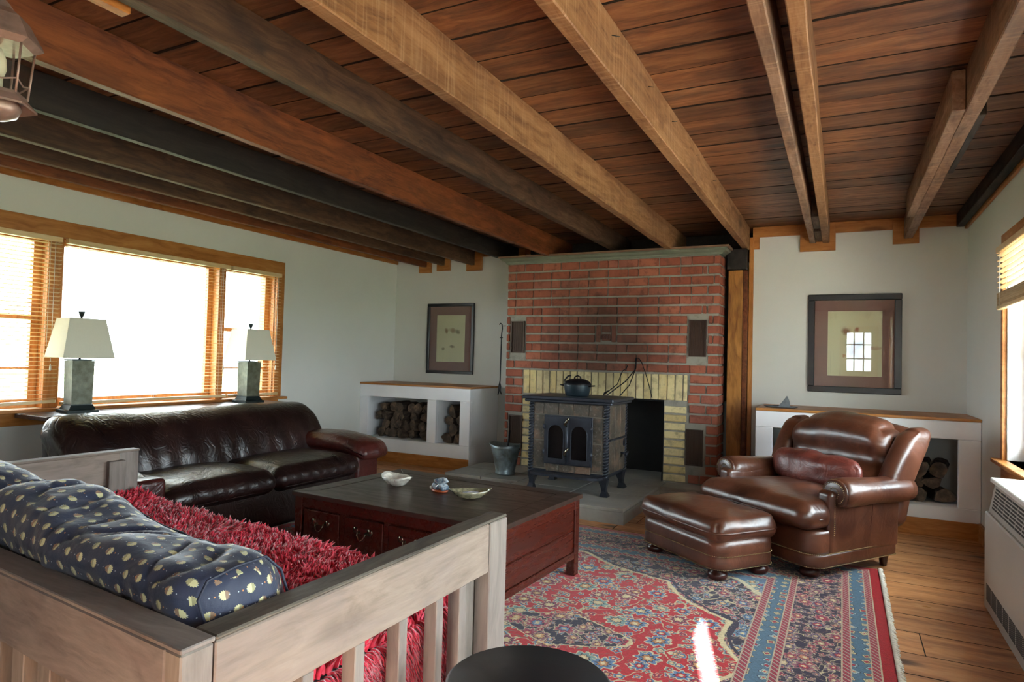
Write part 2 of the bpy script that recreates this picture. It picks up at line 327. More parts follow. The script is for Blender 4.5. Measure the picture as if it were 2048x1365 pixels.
    for lo, new in ((.548, line), (.542, chk), (.512, line), (.507, fblue), (.433, line), (.428, chk), (.402, line), (.396, fborder),
                    (.192, line), (.186, chk), (.160, line), (.155, fblue), (.090, line), (.085, chk), (.058, line), (.052, C('#a30c1c'))):
        c = sel(c, lo, new)
    pile = t.noise(v0, 320, 2); c = t.mix(1, c, t.ramp(t.noise(v0, 90, 3), [(.3, .72), (.7, 1.08)]), 'MULTIPLY')
    return t.fin(c, .9, bump=t.bump(pile, .5, .003), sheen=.25, spec=.2)
M['rug'] = rug_material()
M['fringe'] = plain('cream_fringe', '#e2ddd2', .9)

# ---- navy patterned fabric (uses the UV map in metres)
t = T('navy_leaf_fabric'); uv = t.co('UV'); s = t.sep(uv)
def grid(px, py, ox, oy):
    u = t.ma('DIVIDE', t.ma('ADD', s[0], ox), px); vv_ = t.ma('DIVIDE', t.ma('ADD', s[1], oy), py)
    fx = t.ma('SUBTRACT', t.ma('FRACT', u), .5); fy = t.ma('SUBTRACT', t.ma('FRACT', vv_), .5)
    return t.ma('MULTIPLY', fx, px), t.ma('MULTIPLY', fy, py), t.ma('FLOOR', u), t.ma('FLOOR', vv_)
s = t.sep(t.vm('MULTIPLY', uv, (1.4, 1.4, 1)))
c = t.mix(t.noise(t.co(), 3, 3), C('#24283a'), C('#343a52'))
for ox, oy in ((0, 0), (.036, .043)):
    x, y, ix, iy = grid(.072, .086, ox, oy)
    an = t.ma('ARCTAN2', y, x)
    r_ = t.ma('SQRT', t.ma('ADD', t.ma('POWER', t.ma('DIVIDE', x, .0135), 2.), t.ma('POWER', t.ma('DIVIDE', y, .0115), 2.)))
    r_ = t.ma('ADD', r_, t.ma('MULTIPLY', t.ma('SINE', t.ma('MULTIPLY', an, 14.)), .1))
    m = t.step(r_, 1.02, .92)
    half = t.ma('GREATER_THAN', x, .002)
    alt = t.ma('GREATER_THAN', t.ma('FRACT', t.ma('MULTIPLY', t.ma('ADD', ix, iy), .5)), .25)
    lc = t.mix(t.ma('MULTIPLY', half, .85), C('#c8c294'), t.mix(alt, C('#8f8a66'), C('#7a5448')))
    c = t.mix(m, c, lc)
for px, py, ox, oy, col, rad in ((.024, .043, .012, .0215, '#a8b0b8', .0016), (.072, .043, .024, .0215, '#c08050', .0022)):
    x, y, ix, iy = grid(px, py, ox, oy)
    dd = t.ma('SQRT', t.ma('ADD', t.ma('POWER', x, 2.), t.ma('POWER', y, 2.)))
    c = t.mix(t.ma('LESS_THAN', dd, rad), c, C(col))
wr = t.noise(t.co(), 9, 3, .55, .8)
M['navy'] = t.fin(c, .62, bump=t.bump(t.ma('ADD', wr, t.ma('MULTIPLY', t.noise(t.co(), 300, 2), .05)), .35, .02), sheen=.3, spec=.4)
M['navyplain'] = plain('navy_piping', '#23273a', .6)
t = T('red_wool_pile'); v = t.co(); n1 = t.noise(v, 26, 3, .6)
M['fur'] = t.fin(t.ramp(n1, [(.3, C('#b4182c')), (.5, C('#de3248')), (.7, C('#f06478'))]), .8, sheen=.6, spec=.25)
M['furbase'] = plain('red_wool_backing', '#c4243c', .9)

# ------------------------------------------------------------------ geometry helpers
PM = {}
class MB:
    def __init__(s): s.bm = bmesh.new(); s.uvs = None
    def quad(s, pts, mi=0):
        f = s.bm.faces.new([s.bm.verts.new(p) for p in pts]); f.material_index = mi; return f
    def box(s, x0, x1, y0, y1, z0, z1, bev=0, rot=None, piv=None, mi=0):
        b = bmesh.new(); bmesh.ops.create_cube(b, size=1)
        cx, cy, cz = (x0+x1)/2, (y0+y1)/2, (z0+z1)/2
        for q in b.verts: q.co = Vector((cx+q.co.x*(x1-x0), cy+q.co.y*(y1-y0), cz+q.co.z*(z1-z0)))
        if bev: bmesh.ops.bevel(b, geom=b.edges[:], offset=bev, segments=1, affect='EDGES')
        if rot is not None:
            p = Vector(piv if piv is not None else (cx, cy, cz))
            for q in b.verts: q.co = rot @ (q.co-p) + p
        return s.add(b, mi)
    def add(s, b, mi=0, mat=None):
        mp = {}
        for q in b.verts: mp[q] = s.bm.verts.new(mat @ q.co if mat else q.co)
        for f in b.faces:
            try: nf = s.bm.faces.new([mp[q] for q in f.verts]); nf.material_index = mi if mi else f.material_index; nf.smooth = f.smooth
            except ValueError: pass
        b.free(); return s
    def prism(s, pts, z0, z1, axis='z', mi=0):
        def P(a, b, c): return {'z': (a, b, c), 'y': (a, c, b), 'x': (c, a, b)}[axis]
        lo = [s.bm.verts.new(P(a, b, z0)) for a, b in pts]; hi = [s.bm.verts.new(P(a, b, z1)) for a, b in pts]
        n = len(pts); fs = [s.bm.faces.new(lo), s.bm.faces.new(hi)]
        for i in range(n): fs.append(s.bm.faces.new((lo[i], lo[(i+1) % n], hi[(i+1) % n], hi[i])))
        for f in fs: f.material_index = mi
        return s
    def lathe(s, prof, c=(0, 0, 0), n=24, axis='z', sx=1, sy=1, mi=0):
        rings = []
        for r, z in prof:
            ring = []
            for i in range(n):
                a = 2*pi*i/n; x, y = r*math.cos(a)*sx, r*math.sin(a)*sy
                p = {'z': (x, y, z), 'x': (z, x, y), 'y': (x, z, y)}[axis]
                ring.append(s.bm.verts.new((p[0]+c[0], p[1]+c[1], p[2]+c[2])))
            rings.append(ring)
        for a, b in zip(rings, rings[1:]):
            for i in range(n):
                f = s.bm.faces.new((a[i], a[(i+1) % n], b[(i+1) % n], b[i])); f.smooth = True; f.material_index = mi
        for rg in (rings[0], rings[-1]):
            f = s.bm.faces.new(rg); f.material_index = mi
        return s
    def tube(s, pts, r, n=8, mi=0, closed=False):
        pts = [Vector(p) for p in pts]; rings = []; N = len(pts)
        rs = r if isinstance(r, (list, tuple)) else [r]*N
        prevn = None
        for i, p in enumerate(pts):
            if closed: d = pts[(i+1) % N]-pts[i-1]
            else: d = pts[min(i+1, N-1)]-pts[max(i-1, 0)]
            d.normalize()
            if prevn is None:
                a = Vector((0, 0, 1)) if abs(d.z) < .9 else Vector((1, 0, 0)); nn = d.cross(a).normalized()
            else: nn = (prevn - d*prevn.dot(d)).normalized()
            prevn = nn; b = d.cross(nn)
            rings.append([s.bm.verts.new(p+(nn*math.cos(2*pi*k/n)+b*math.sin(2*pi*k/n))*rs[i]) for k in range(n)])
        pairs = list(zip(rings, rings[1:])) + ([(rings[-1], rings[0])] if closed else [])
        for a, b in pairs:
            for k in range(n):
                f = s.bm.faces.new((a[k], a[(k+1) % n], b[(k+1) % n], b[k])); f.smooth = True; f.material_index = mi
        if not closed:
            for rg in (rings[0], rings[-1]):
                f = s.bm.faces.new(rg); f.material_index = mi
        return s
    def soft(s, w, d, h, r, n=14, warp=None, c=(0, 0, 0), rot=None, nz=0, nsc=6, seed=0, mi=0):
        """rounded box, centre c, optional warp(p, u) with u in -1..1; nz adds wrinkles"""
        def axis_pts(L, cnt):
            L2 = L/2; rr = min(r, L2*.999); inn = L2-rr; out = []
            k = 4
            for i in range(k): out.append(-L2 + rr*(1-math.cos(pi/2*i/k)) if False else -L2+rr*i/k)
            m = max(2, cnt)
            for i in range(m+1): out.append(-inn+2*inn*i/m)
            for i in range(1, k+1): out.append(inn+rr*i/k)
            return out
        mx_ = max(w, d, h); X = axis_pts(w, round(n*w/mx_)); Y = axis_pts(d, round(n*d/mx_)); Z = axis_pts(h, round(n*h/mx_))
        vs = {}; half = (w/2, d/2, h/2)
        rw = tuple(min(r, q*.999) for q in half)
        def V(x, y, z):
            key = (round(x, 6), round(y, 6), round(z, 6))
            if key in vs: return vs[key]
            p = Vector((x, y, z)); q = Vector([max(-(half[i]-rw[i]), min(half[i]-rw[i], p[i])) for i in range(3)])
            e = p-q; e2 = Vector([e[i]/rw[i] for i in range(3)])
            if e2.length > 1e-6: e2.normalize()
            P = Vector([q[i]+e2[i]*rw[i] for i in range(3)])
            u = Vector([p[i]/half[i] for i in range(3)])
            if nz:
                nn = noise.noise_vector(P*nsc+Vector((seed*5.1, seed*3.3, 0))); P = P + e2.normalized()*nn.x*nz if e2.length > 0 else P
            if warp: P = Vector(warp(P, u))
            if rot is not None: P = rot @ P
            P = P + Vector(c)
            vs[key] = s.bm.verts.new(P); return vs[key]
        def face(A, B, fn, flip):
            for i in range(len(A)-1):
                for j in range(len(B)-1):
                    q = [fn(A[i], B[j]), fn(A[i+1], B[j]), fn(A[i+1], B[j+1]), fn(A[i], B[j+1])]
                    if flip: q.reverse()
                    if len(set(q)) == 4:
                        f = s.bm.faces.new(q); f.smooth = True; f.material_index = mi
        face(X, Y, lambda a, b: V(a, b, h/2), False); face(X, Y, lambda a, b: V(a, b, -h/2), True)
        face(X, Z, lambda a, b: V(a, -d/2, b), False); face(X, Z, lambda a, b: V(a, d/2, b), True)
        face(Y, Z, lambda a, b: V(w/2, a, b), False); face(Y, Z, lambda a, b: V(-w/2, a, b), True)
        return s
    def build(s, name, mats, parent=None, smooth=None, local=False):
        if not isinstance(mats, (list, tuple)): mats = [mats]
        bm = s.bm; bmesh.ops.recalc_face_normals(bm, faces=bm.faces[:])
        if parent is not None and not local:
            inv = PM[parent.name].inverted()
            for q in bm.verts: q.co = inv @ q.co
        me = bpy.data.meshes.new(name)
        if smooth is not None:
            for f in bm.faces: f.smooth = True
        bm.to_mesh(me); bm.free()
        if smooth is not None: me.set_sharp_from_angle(angle=math.radians(smooth))
        for m_ in mats: me.materials.append(M[m_] if isinstance(m_, str) else m_)
        o = bpy.data.objects.new(name, me); COL.objects.link(o)
        if parent is not None: o.parent = parent; PM[o.name] = PM[parent.name]
        return o
def thing(name, label, cat, loc=(0, 0, 0), rz=0, group=None):
    o = bpy.data.objects.new(name, None); COL.objects.link(o); o.location = loc; o.rotation_euler = (0, 0, rz)
    o.empty_display_size = .05
    PM[o.name] = Matrix.Translation(loc) @ Matrix.Rotation(rz, 4, 'Z'); tag(o, label, cat, group); return o
def tag(o, label, cat, group=None):
    o['label'] = label; o['category'] = cat
    if group: o['group'] = group
    return o
def struct(o): o['kind'] = 'structure'; PM[o.name] = Matrix.Identity(4); return o
def sub_boxes(name, mat, parent, boxes, bev=.002, smooth=None):
    m = MB()
    for b in boxes: m.box(*b, bev=bev)
    return m.build(name, mat, parent)
def place(mesh_o, name, parent, loc, rot=(0, 0, 0), scale=None, mat=None):
    o = mesh_o.copy(); COL.objects.link(o); o.name = name; o.parent = parent; o.location = loc; o.rotation_euler = rot
    if scale: o.scale = scale
    return o

# ================================================================== ROOM
XL, XR, YB, YR, YN = -4.8, .85, 6.3, 6.0, -3.6
def wall_with_holes(name, axis, p0, p1, a0, a1, holes, z1=2.5, z0=-.05):
    """axis 'x': slab p0..p1 in x, runs a0..a1 in y"""
    m = MB(); cuts = sorted(holes); cur = a0
    def bx_(u0, u1, zz0, zz1):
        if axis == 'x': m.box(p0, p1, u0, u1, zz0, zz1)
        else: m.box(u0, u1, p0, p1, zz0, zz1)
    for (u0, u1, h0, h1) in cuts:
        bx_(cur, u0, z0, z1); bx_(u0, u1, z0, h0); bx_(u0, u1, h1, z1); cur = u1
    bx_(cur, a1, z0, z1)
    return struct(m.build(name, 'wall'))
wall_with_holes('wall_left', 'x', XL-.2, XL, YN-.2, 6.5, [(1.87, 4.44, .74, 1.905)])
wall_with_holes('wall_right', 'x', XR, XR+.17, YN-.2, 6.5, [(-2.95, -2.06, .7, 2.17), (.2, 1.7, .35, 1.95), (2.3, 4.65, .64, 1.87)])
wall_with_holes('wall_near', 'y', YN-.2, YN, XL, XR, [(.04, .58, 1.05, 1.95)])
m = MB(); m.box(XL, -.71, YB, 6.5, -.05, 2.5); m.box(-.71, XR, YR, 6.5, -.05, 2.5); struct(m.build('wall_back', 'wall'))
portal((XL-.21, 3.15, 1.32), (1.2, 2.6), (1, 0, 0)); portal((XR+.18, 3.47, 1.25), (1.25, 2.4), (-1, 0, 0))
portal((XR+.18, -2.5, 1.43), (1.5, .95), (-1, 0, 0)); portal((.31, YN-.21, 1.5), (.6, .95), (0, 1, 0))

m = MB(); m.box(-60, 60, -60, 70, -.75, -.7); o = struct(m.build('ground', 'grass'))
m = MB(); m.box(XR+.25, 9, -12, 12, -.69, -.55); struct(m.build('bounce_patio', 'gravel'))  # unseen pale surface added to bounce sunlight up onto the ceiling
M['seam'] = plain('joint_shadow_stain', '#1c120c', .9)  # joint shadow and stain painted near-black on board sides and bevels
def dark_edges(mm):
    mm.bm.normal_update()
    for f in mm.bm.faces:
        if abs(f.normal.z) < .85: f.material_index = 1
# floor boards
m = MB(); m.box(XL-.2, XR+.17, YN-.2, 6.5, -.12, -.03); floor = struct(m.build('floor', 'floor'))
y = YN; k = 0; cache = {}
while y < 6.3:
    wd = (.24, .27, .21, .25, .23)[k % 5]; cuts = [XL-.02, XL+.6+R.random()*3.6, XR]
    if R.random() < .4: cuts.insert(2, min(XR-.4, cuts[1]+1.2+R.random()*.8))
    if abs(y-3.08) < .13: cuts = [XL-.02, -2.2, .312, XR]
    for a, b in zip(cuts, cuts[1:]):
        if b-a < .1: continue
        L = round(b-a, 2); key = (L, wd)
        if key not in cache:
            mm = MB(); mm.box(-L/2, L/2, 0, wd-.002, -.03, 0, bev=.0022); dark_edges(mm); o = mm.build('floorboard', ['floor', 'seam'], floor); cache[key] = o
            o.location = ((a+b)/2, y, R.uniform(-.0004, 0))
        else: place(cache[key], 'floorboard', floor, ((a+b)/2, y, R.uniform(-.0004, 0)))
    y += wd; k += 1
# ceiling planks
m = MB(); m.box(XL-.2, XR+.17, YN-.2, 6.5, 2.395, 2.5); ceil = struct(m.build('ceiling', 'firebox'))  # backing slab coloured near-black so the plank gaps read as shadow
y = 2.454-.2*31; k = 0; cache = {}
while y < 6.3:
    wd = .2; opts = [-3.175, -2.535, -1.37, -.76, .45]
    cuts = [XL, R.choice(opts[:3]), R.choice([.45, XR, XR]), XR]
    for a, b in zip(cuts, cuts[1:]):
        if b-a < .1: continue
        L = round(b-a, 3); 
        if L not in cache:
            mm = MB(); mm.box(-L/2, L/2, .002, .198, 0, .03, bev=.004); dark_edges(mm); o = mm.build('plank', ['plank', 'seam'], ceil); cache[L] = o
            o.location = ((a+b)/2, y, 2.36+R.uniform(0, .004))
        else: place(cache[L], 'plank', ceil, ((a+b)/2, y, 2.36+R.uniform(0, .004)))
    y += wd; k += 1
m = MB(); m.lathe([(0.001, 2.358), (.03, 2.358), (.03, 2.37), (.001, 2.37)], (-.02, 2.18, 0), 16, sx=1.5, sy=.7); m.build('knot_hole', 'firebox', ceil)

# trims
def trim(name, mat, boxes, label=None):
    m = MB()
    for b in boxes: m.box(*b, bev=.002)
    return struct(m.build(name, mat))
trim('trim_1', 'pine', [(XL, XL+.02, YN, YB, 2.25, 2.36)])
trim('trim_2', 'pine', [(XR-.02, XR, YN, YR, 2.245, 2.36)])
trim('trim_3', 'pine_x', [(-.71, .35, 5.98, YR, 2.27, 2.36), (.53, .83, 5.98, YR, 2.27, 2.36), (-.71, -.655, 5.978, YR, 2.165, 2.275), (-.33, -.06, 5.972, YR, 2.125, 2.36), (.35, .53, 5.972, YR, 2.15, 2.36)])
trim('trim_4', 'pine_z', [(-.735, -.70, 5.965, YR, 0, 2.27)])
trim('trim_5', 'pine_x', [(-4.78, -3.0, YB-.02, YB, 2.29, 2.36)] + [(a, b, YB-.028, YB, z, 2.36) for a, b, z in ((-4.46, -4.29, 2.135), (-4.21, -4.03, 2.15), (-3.81, -3.61, 2.135), (-3.27, -3.07, 2.135))])
trim('trim_shadow_soot', 'b_dark', [(-2.99, -.72, YB-.06, YB, 2.1, 2.36)])  # dark board stands in for deep shadow and soot above the chimney

# beams
def beam(x0, x1, zb, y0, y1, mat, label, parts=(), seed=0):
    m = MB(); n = 46; rr = random.Random(seed)
    t_ = thing('ceiling_beam', label, 'beam', ((x0+x1)/2, (y0+y1)/2, zb), 0, 'exposed ceiling joists')
    prev = None; rings = []
    for i in range(n+1):
        y = y0+(y1-y0)*i/n; e = [noise.noise(Vector((seed*7.1+j*3.3, y*2.2, 0)))*.004 for j in range(4)]
        c_ = .004
        ring = [(x0+e[0], 2.359), (x0+e[0], zb+c_), (x0+e[0]+c_, zb+e[1]*.6), (x1+e[2]-c_, zb+e[1]*.6), (x1+e[2], zb+c_), (x1+e[2], 2.359)]
        rings.append([m.bm.verts.new((a, y, b)) for a, b in ring])
    for a, b in zip(rings, rings[1:]):
        for j in range(6): m.bm.faces.new((a[j], a[(j+1) % 6], b[(j+1) % 6], b[j]))
    m.bm.faces.new(rings[0]); m.bm.faces.new(rings[-1])
    m.build('joist', mat, t_, smooth=30)
    for nm, mt, bs in parts: sub_boxes(nm, mt, t_, bs, .003)
    return t_
beam(-4.40, -4.35, 2.200, YN, 6.272, 'b_red', 'narrow reddish ceiling joist closest to the long white window wall', seed=1)
beam(-4.15, -4.10, 2.212, YN, 6.272, 'b_brown', 'brown ceiling joist, second one out from the window wall', seed=2)
beam(-3.75, -3.70, 2.197, YN, 6.272, 'b_brown', 'brown ceiling joist, third from the window wall, above the left framed print', seed=3)
beam(-3.20, -3.15, 2.19, YN, 6.272, 'b_dark', 'blackened charcoal ceiling joist ending beside the left end of the chimney moulding', seed=4)
beam(-2.56, -2.51, 2.152, YN, 6.24, 'b_red', 'wide reddish-orange ceiling joist between the blackened one and the brown knotty one', seed=5)
beam(-1.94, -1.88, 2.19, YN, 6.24, 'b_brown', 'knotty grey-brown ceiling joist above the middle of the coffee table', seed=6)
beam(-1.40, -1.34, 2.152, YN, 6.24, 'b_light', 'pale tan ceiling joist meeting the brick chimney right of its middle', seed=7)
beam(-.79, -.735, 2.165, YN, 5.99, 'b_light', 'pale rough-sawn ceiling joist with nails resting on the post right of the chimney', seed=8)
beam(-.255, -.208, 2.19, YN, 5.972, 'b_pink', 'left board of the doubled ceiling joist above the right framed print', seed=9)
beam(-.158, -.105, 2.19, YN, 5.972, 'b_light', 'right rough-edged board of the doubled ceiling joist, split by filler blocks', [('filler_block', 'b_brown', [(-.207, -.159, 5.0, 5.45, 2.21, 2.35)]), ('filler_block', 'b_brown', [(-.207, -.159, 5.5, 5.965, 2.2, 2.35)])], seed=10)
beam(.427, .485, 2.19, YN, 5.972, 'b_pink', 'greyed ceiling joist with bolted sister boards near the right wall', [('sister_board', 'b_pink', [(.378, .426, 3.07, 5.12, 2.186, 2.35)]), ('sister_board', 'b_dark', [(.486, .515, 3.2, 4.1, 2.2, 2.35)])], seed=11)
beam(.775, .828, 2.262, YN, 5.99, 'b_dark', 'dark ceiling joist hard against the right wall', seed=12)
# nails in the pale joist
m = MB()
for y_ in (2.15, 2.62, 3.05, 3.6, 4.15): m.tube([(-.738, y_, 2.30), (-.722, y_+.05, 2.315)], .0018, 5)
o = m.build('nails', 'ironblack', bpy.data.objects['ceiling_beam.007']); o['kind'] = 'stuff'
# mounting board beside the knotty joist
t_ = thing('mounting_board', 'orange pine mounting board on the joists above the glass lantern', 'board', (-2.0, 1.0, 2.19))
sub_boxes('board', 'pine', t_, [(-2.03, -1.985, -.2, 1.222, 2.192, 2.30)], .004)
sub_boxes('cross_cleat', 'b_red', t_, [(-1.984, -1.942, 1.0, 1.2, 2.22, 2.35)], .003)
# post beside chimney
t_ = thing('wooden_post', 'tan timber post standing in the gap right of the brick chimney', 'post', (-.82, 5.93, 0))
sub_boxes('shaft', 'post', t_, [(-.898, -.778, 5.90, 5.99, 0, 1.975)], .004)
sub_boxes('cap_block', 'b_dark', t_, [(-.91, -.745, 5.885, 5.99, 1.98, 2.163)], .004)
sub_boxes('side_board', 'b_red', t_, [(-.776, -.738, 5.91, 5.99, 0, 1.975)], .003)
# baseboards
struct(sub_boxes('baseboard_left', 'pine', None, [(XL, XL+.018, YN, 5.7, 0, .12)])) if False else trim('baseboard_left', 'pine', [(XL, XL+.018, YN, 5.68, 0, .12)])
trim('baseboard_right', 'pine', [(XR-.018, XR, YN, 5.38, 0, .12)])

# ------------------------------------------------------------------ windows
m = MB()
m.box(XL, XL+.022, 1.76, 4.53, 1.905, 2.018, bev=.002)      # head
m.box(XL, XL+.022, 4.44, 4.53, .74, 1.905, bev=.002); m.box(XL, XL+.022, 1.76, 1.87, .74, 1.905, bev=.002)
m.box(XL-.1, XL+.07, 1.72, 4.57, .715, .738, bev=.004); m.box(XL, XL+.02, 1.78, 4.50, .63, .715, bev=.002)
w1 = struct(m.build('window_1', 'pine'))
def parts(name, mat, parent, boxes, bev=.002, label=None):
    for b in boxes:
        m = MB(); m.box(*b, bev=bev); o = m.build(name, mat, parent)
        if label: o['label'] = label
parts('jamb', 'pine_z', w1, [(XL-.19, XL, 1.87, 1.885, .74, 1.905), (XL-.19, XL, 4.425, 4.44, .74, 1.905)])
parts('jamb', 'pine', w1, [(XL-.19, XL, 1.885, 4.425, 1.89, 1.905)])
parts('mullion', 'pine_z', w1, [(XL-.12, XL+.02, 2.455, 2.55, .74, 1.89), (XL-.12, XL+.02, 3.80, 3.87, .74, 1.89)])
for (a, b, dh) in ((1.885, 2.455, 1), (2.55, 3.80, 0), (3.87, 4.425, 1)):
    s_ = MB(); q = .052 if dh else .045
    s_.box(XL-.10, XL-.06, a, a+q, .74, 1.89, bev=.002); s_.box(XL-.10, XL-.06, b-q, b, .74, 1.89, bev=.002)
    s_.box(XL-.10, XL-.06, a+q, b-q, 1.87-.01, 1.89, bev=.002); s_.box(XL-.10, XL-.06, a+q, b-q, .74, .80, bev=.002)
    if dh: s_.box(XL-.10, XL-.05, a+q, b-q, 1.33, 1.365, bev=.002); s_.box(XL-.10, XL-.06, a+q, b-q, 1.0, 1.012, bev=.001)
    so_ = s_.build('sash', 'pine_z', w1)
    for (z0, z1) in (((.80, 1.33), (1.365, 1.86)) if dh else ((.80, 1.86),)):
        g = MB(); g.box(XL-.083, XL-.078, a+q, b-q, z0, z1); g.build('pane', 'glass', so_)
# right window (over the radiator)
m = MB(); X = XR
m.box(X-.022, X, 2.2, 4.695, 1.87, 1.955, bev=.002); m.box(X-.022, X, 4.65, 4.695, .64, 1.87, bev=.002); m.box(X-.022, X, 2.2, 2.3, .64, 1.87, bev=.002)
m.box(X-.06, X+.1, 2.17, 4.75, .615, .64, bev=.004); m.box(X-.02, X, 2.22, 4.69, .53, .615, bev=.002)
w2 = struct(m.build('window_2', 'pine'))
parts('jamb', 'white', w2, [(X, X+.165, 4.635, 4.65, .64, 1.87), (X, X+.165, 2.3, 2.315, .64, 1.87)])  # sun glare on the natural wood jamb painted in as white
parts('mullion', 'pine_z', w2, [(X+.02, X+.14, 3.44, 3.515, .64, 1.87)])
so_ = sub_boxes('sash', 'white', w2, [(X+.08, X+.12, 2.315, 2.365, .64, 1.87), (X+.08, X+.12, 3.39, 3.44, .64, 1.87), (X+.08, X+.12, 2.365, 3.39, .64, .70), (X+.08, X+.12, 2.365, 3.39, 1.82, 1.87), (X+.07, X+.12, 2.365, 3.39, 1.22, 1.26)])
for z0, z1 in ((.70, 1.22), (1.26, 1.82)):
    g = MB(); g.box(X+.098, X+.102, 2.365, 3.39, z0, z1); g.build('pane', 'glass', so_)
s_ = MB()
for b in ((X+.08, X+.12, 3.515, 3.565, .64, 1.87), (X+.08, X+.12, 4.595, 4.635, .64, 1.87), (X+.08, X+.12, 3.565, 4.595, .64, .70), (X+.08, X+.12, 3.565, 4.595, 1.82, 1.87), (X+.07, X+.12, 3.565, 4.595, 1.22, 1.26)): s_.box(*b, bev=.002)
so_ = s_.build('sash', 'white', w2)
for z0, z1 in ((.70, 1.22), (1.26, 1.82)):
    g = MB(); g.box(X+.098, X+.102, 3.565, 4.595, z0, z1); g.build('pane', 'glass', so_)
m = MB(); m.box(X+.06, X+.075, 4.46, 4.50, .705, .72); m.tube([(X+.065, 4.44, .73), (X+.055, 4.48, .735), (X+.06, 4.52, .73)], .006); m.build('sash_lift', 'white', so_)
def simple_window(name, axis, p, a0, a1, z0, z1, nx, nz, inward):
    m = MB(); e = .02*inward
    def bb(u0, u1, q0, q1, zz0, zz1):
        lo, hi = min(q0, q1), max(q0, q1)
        if axis == 'x': m.box(lo, hi, u0, u1, zz0, zz1)
        else: m.box(u0, u1, lo, hi, zz0, zz1)
    for (u0, u1, zz0, zz1) in ((a0-.09, a1+.09, z1, z1+.09), (a0-.09, a1+.09, z0-.09, z0), (a0-.09, a0, z0, z1), (a1, a1+.09, z0, z1)): bb(u0, u1, p, p+e, zz0, zz1)
    w_ = struct(m.build(name, 'pine'))
    m = MB(); q = p-.08*inward; q2 = q-.03*inward
    bb(a0, a0+.04, q, q2, z0, z1); bb(a1-.04, a1, q, q2, z0, z1); bb(a0, a1, q, q2, z0, z0+.04); bb(a0, a1, q, q2, z1-.04, z1)
    for i in range(1, nx): c_ = a0+(a1-a0)*i/nx; bb(c_-.012, c_+.012, q, q2, z0, z1)
    for i in range(1, nz): c_ = z0+(z1-z0)*i/nz; bb(a0, a1, q, q2, c_-.012, c_+.012)
    s2 = m.build('sash', 'pine_z', w_); m = MB(); bb(a0+.04, a1-.04, q-.013*inward, q-.017*inward, z0+.04, z1-.04); m.build('pane', 'glass', s2)
simple_window('window_3', 'y', YN, .04, .58, 1.05, 1.95, 3, 3, 1)
simple_window('window_fill', 'x', XR, .2, 1.7, .35, 1.95, 2, 1, -1)  # unseen window added beside the camera for low fill light
portal((XR+.18, .95, 1.15), (1.6, 1.5), (-1, 0, 0))
simple_window('window_4', 'x', XR, -2.95, -2.06, .7, 2.17, 1, 2, -1)

# ------------------------------------------------------------------ blinds
def blind(label, x, y0, y1, ztop, zslats, zrail, tilt, side=1, wand=True, pitch=.0275, bundle=None, droop=0):
    t_ = thing('venetian_blind', label, 'blind', (x, (y0+y1)/2, ztop), 0, 'wooden venetian blinds')
    sub_boxes('headrail', 'slat', t_, [(x-.02, x+.02, y0, y1, ztop-.035, ztop)], .003)
    L = y1-y0; proto = None; z = ztop-.05
    while z > zslats:
        if proto is None:
            m = MB(); m.box(-.0145, .0145, -L/2, L/2, -.0012, .0012); proto = m.build('slat', 'slat', t_, local=True); o = proto
        else: o = place(proto, 'slat', t_, (0, 0, 0))
        o.location = (0, 0, z-ztop); o.rotation_euler = (0, math.radians(tilt), 0); z -= pitch
    if bundle:
        z = bundle[0]
        while z > bundle[1]:
            o = place(proto, 'slat', t_, (0, 0, z-ztop), (0, math.radians(R.uniform(-3, 3)), 0)); z -= .0042
    m = MB(); m.box(-.016, .016, -L/2, L/2, -.011, .011, bev=.004)
    if droop: m.bm.verts.ensure_lookup_table()
    o = m.build('bottom_rail', 'slat', t_, local=True); o.location = (0, 0, zrail-ztop); o.rotation_euler = (droop, 0, 0)
    m = MB()
    for yy in (y0+.09, y1-.09) + (((y0+y1)/2,) if L > 1 else ()):
        for dx in (-.016, .016): m.tube([(x+dx, yy, ztop-.03), (x+dx, yy, zrail)], .0011, 4)
    o = m.build('ladder_cord', 'fringe', t_)
    if wand:
        m = MB(); m.tube([(x+.025*side, y1-.05, ztop-.04), (x+.025*side, y1-.05, ztop-.85)], .002, 5); m.tube([(x+.025*side, y1-.08, ztop-.04), (x+.025*side, y1-.08, ztop-.75)], .0015, 5)
        m.lathe([(.001, ztop-.86), (.006, ztop-.88), (.007, ztop-.9), (.001, ztop-.91)], (x+.025*side, y1-.05, 0), 8); m.build('pull_cord', 'fringe', t_)
    return t_
blind('lowered honey-wood blind over the left sash of the long window, behind the larger-looking lamp', XL+.042, 1.88, 2.52, 1.90, .80, .775, -8, droop=.03)
blind('lowered honey-wood blind over the wide middle pane of the long window', XL+.042, 2.555, 3.885, 1.90, .79, .768, 4)
blind('lowered honey-wood blind over the narrow right sash of the long window', XL+.042, 3.905, 4.46, 1.90, .79, .768, 4)
blind('half-raised honey-wood blind at the top of the right wall window', XR-.045, 2.33, 4.60, 1.868, 1.63, 1.518, 12, side=-1, wand=False, pitch=.031, bundle=(1.60, 1.53))

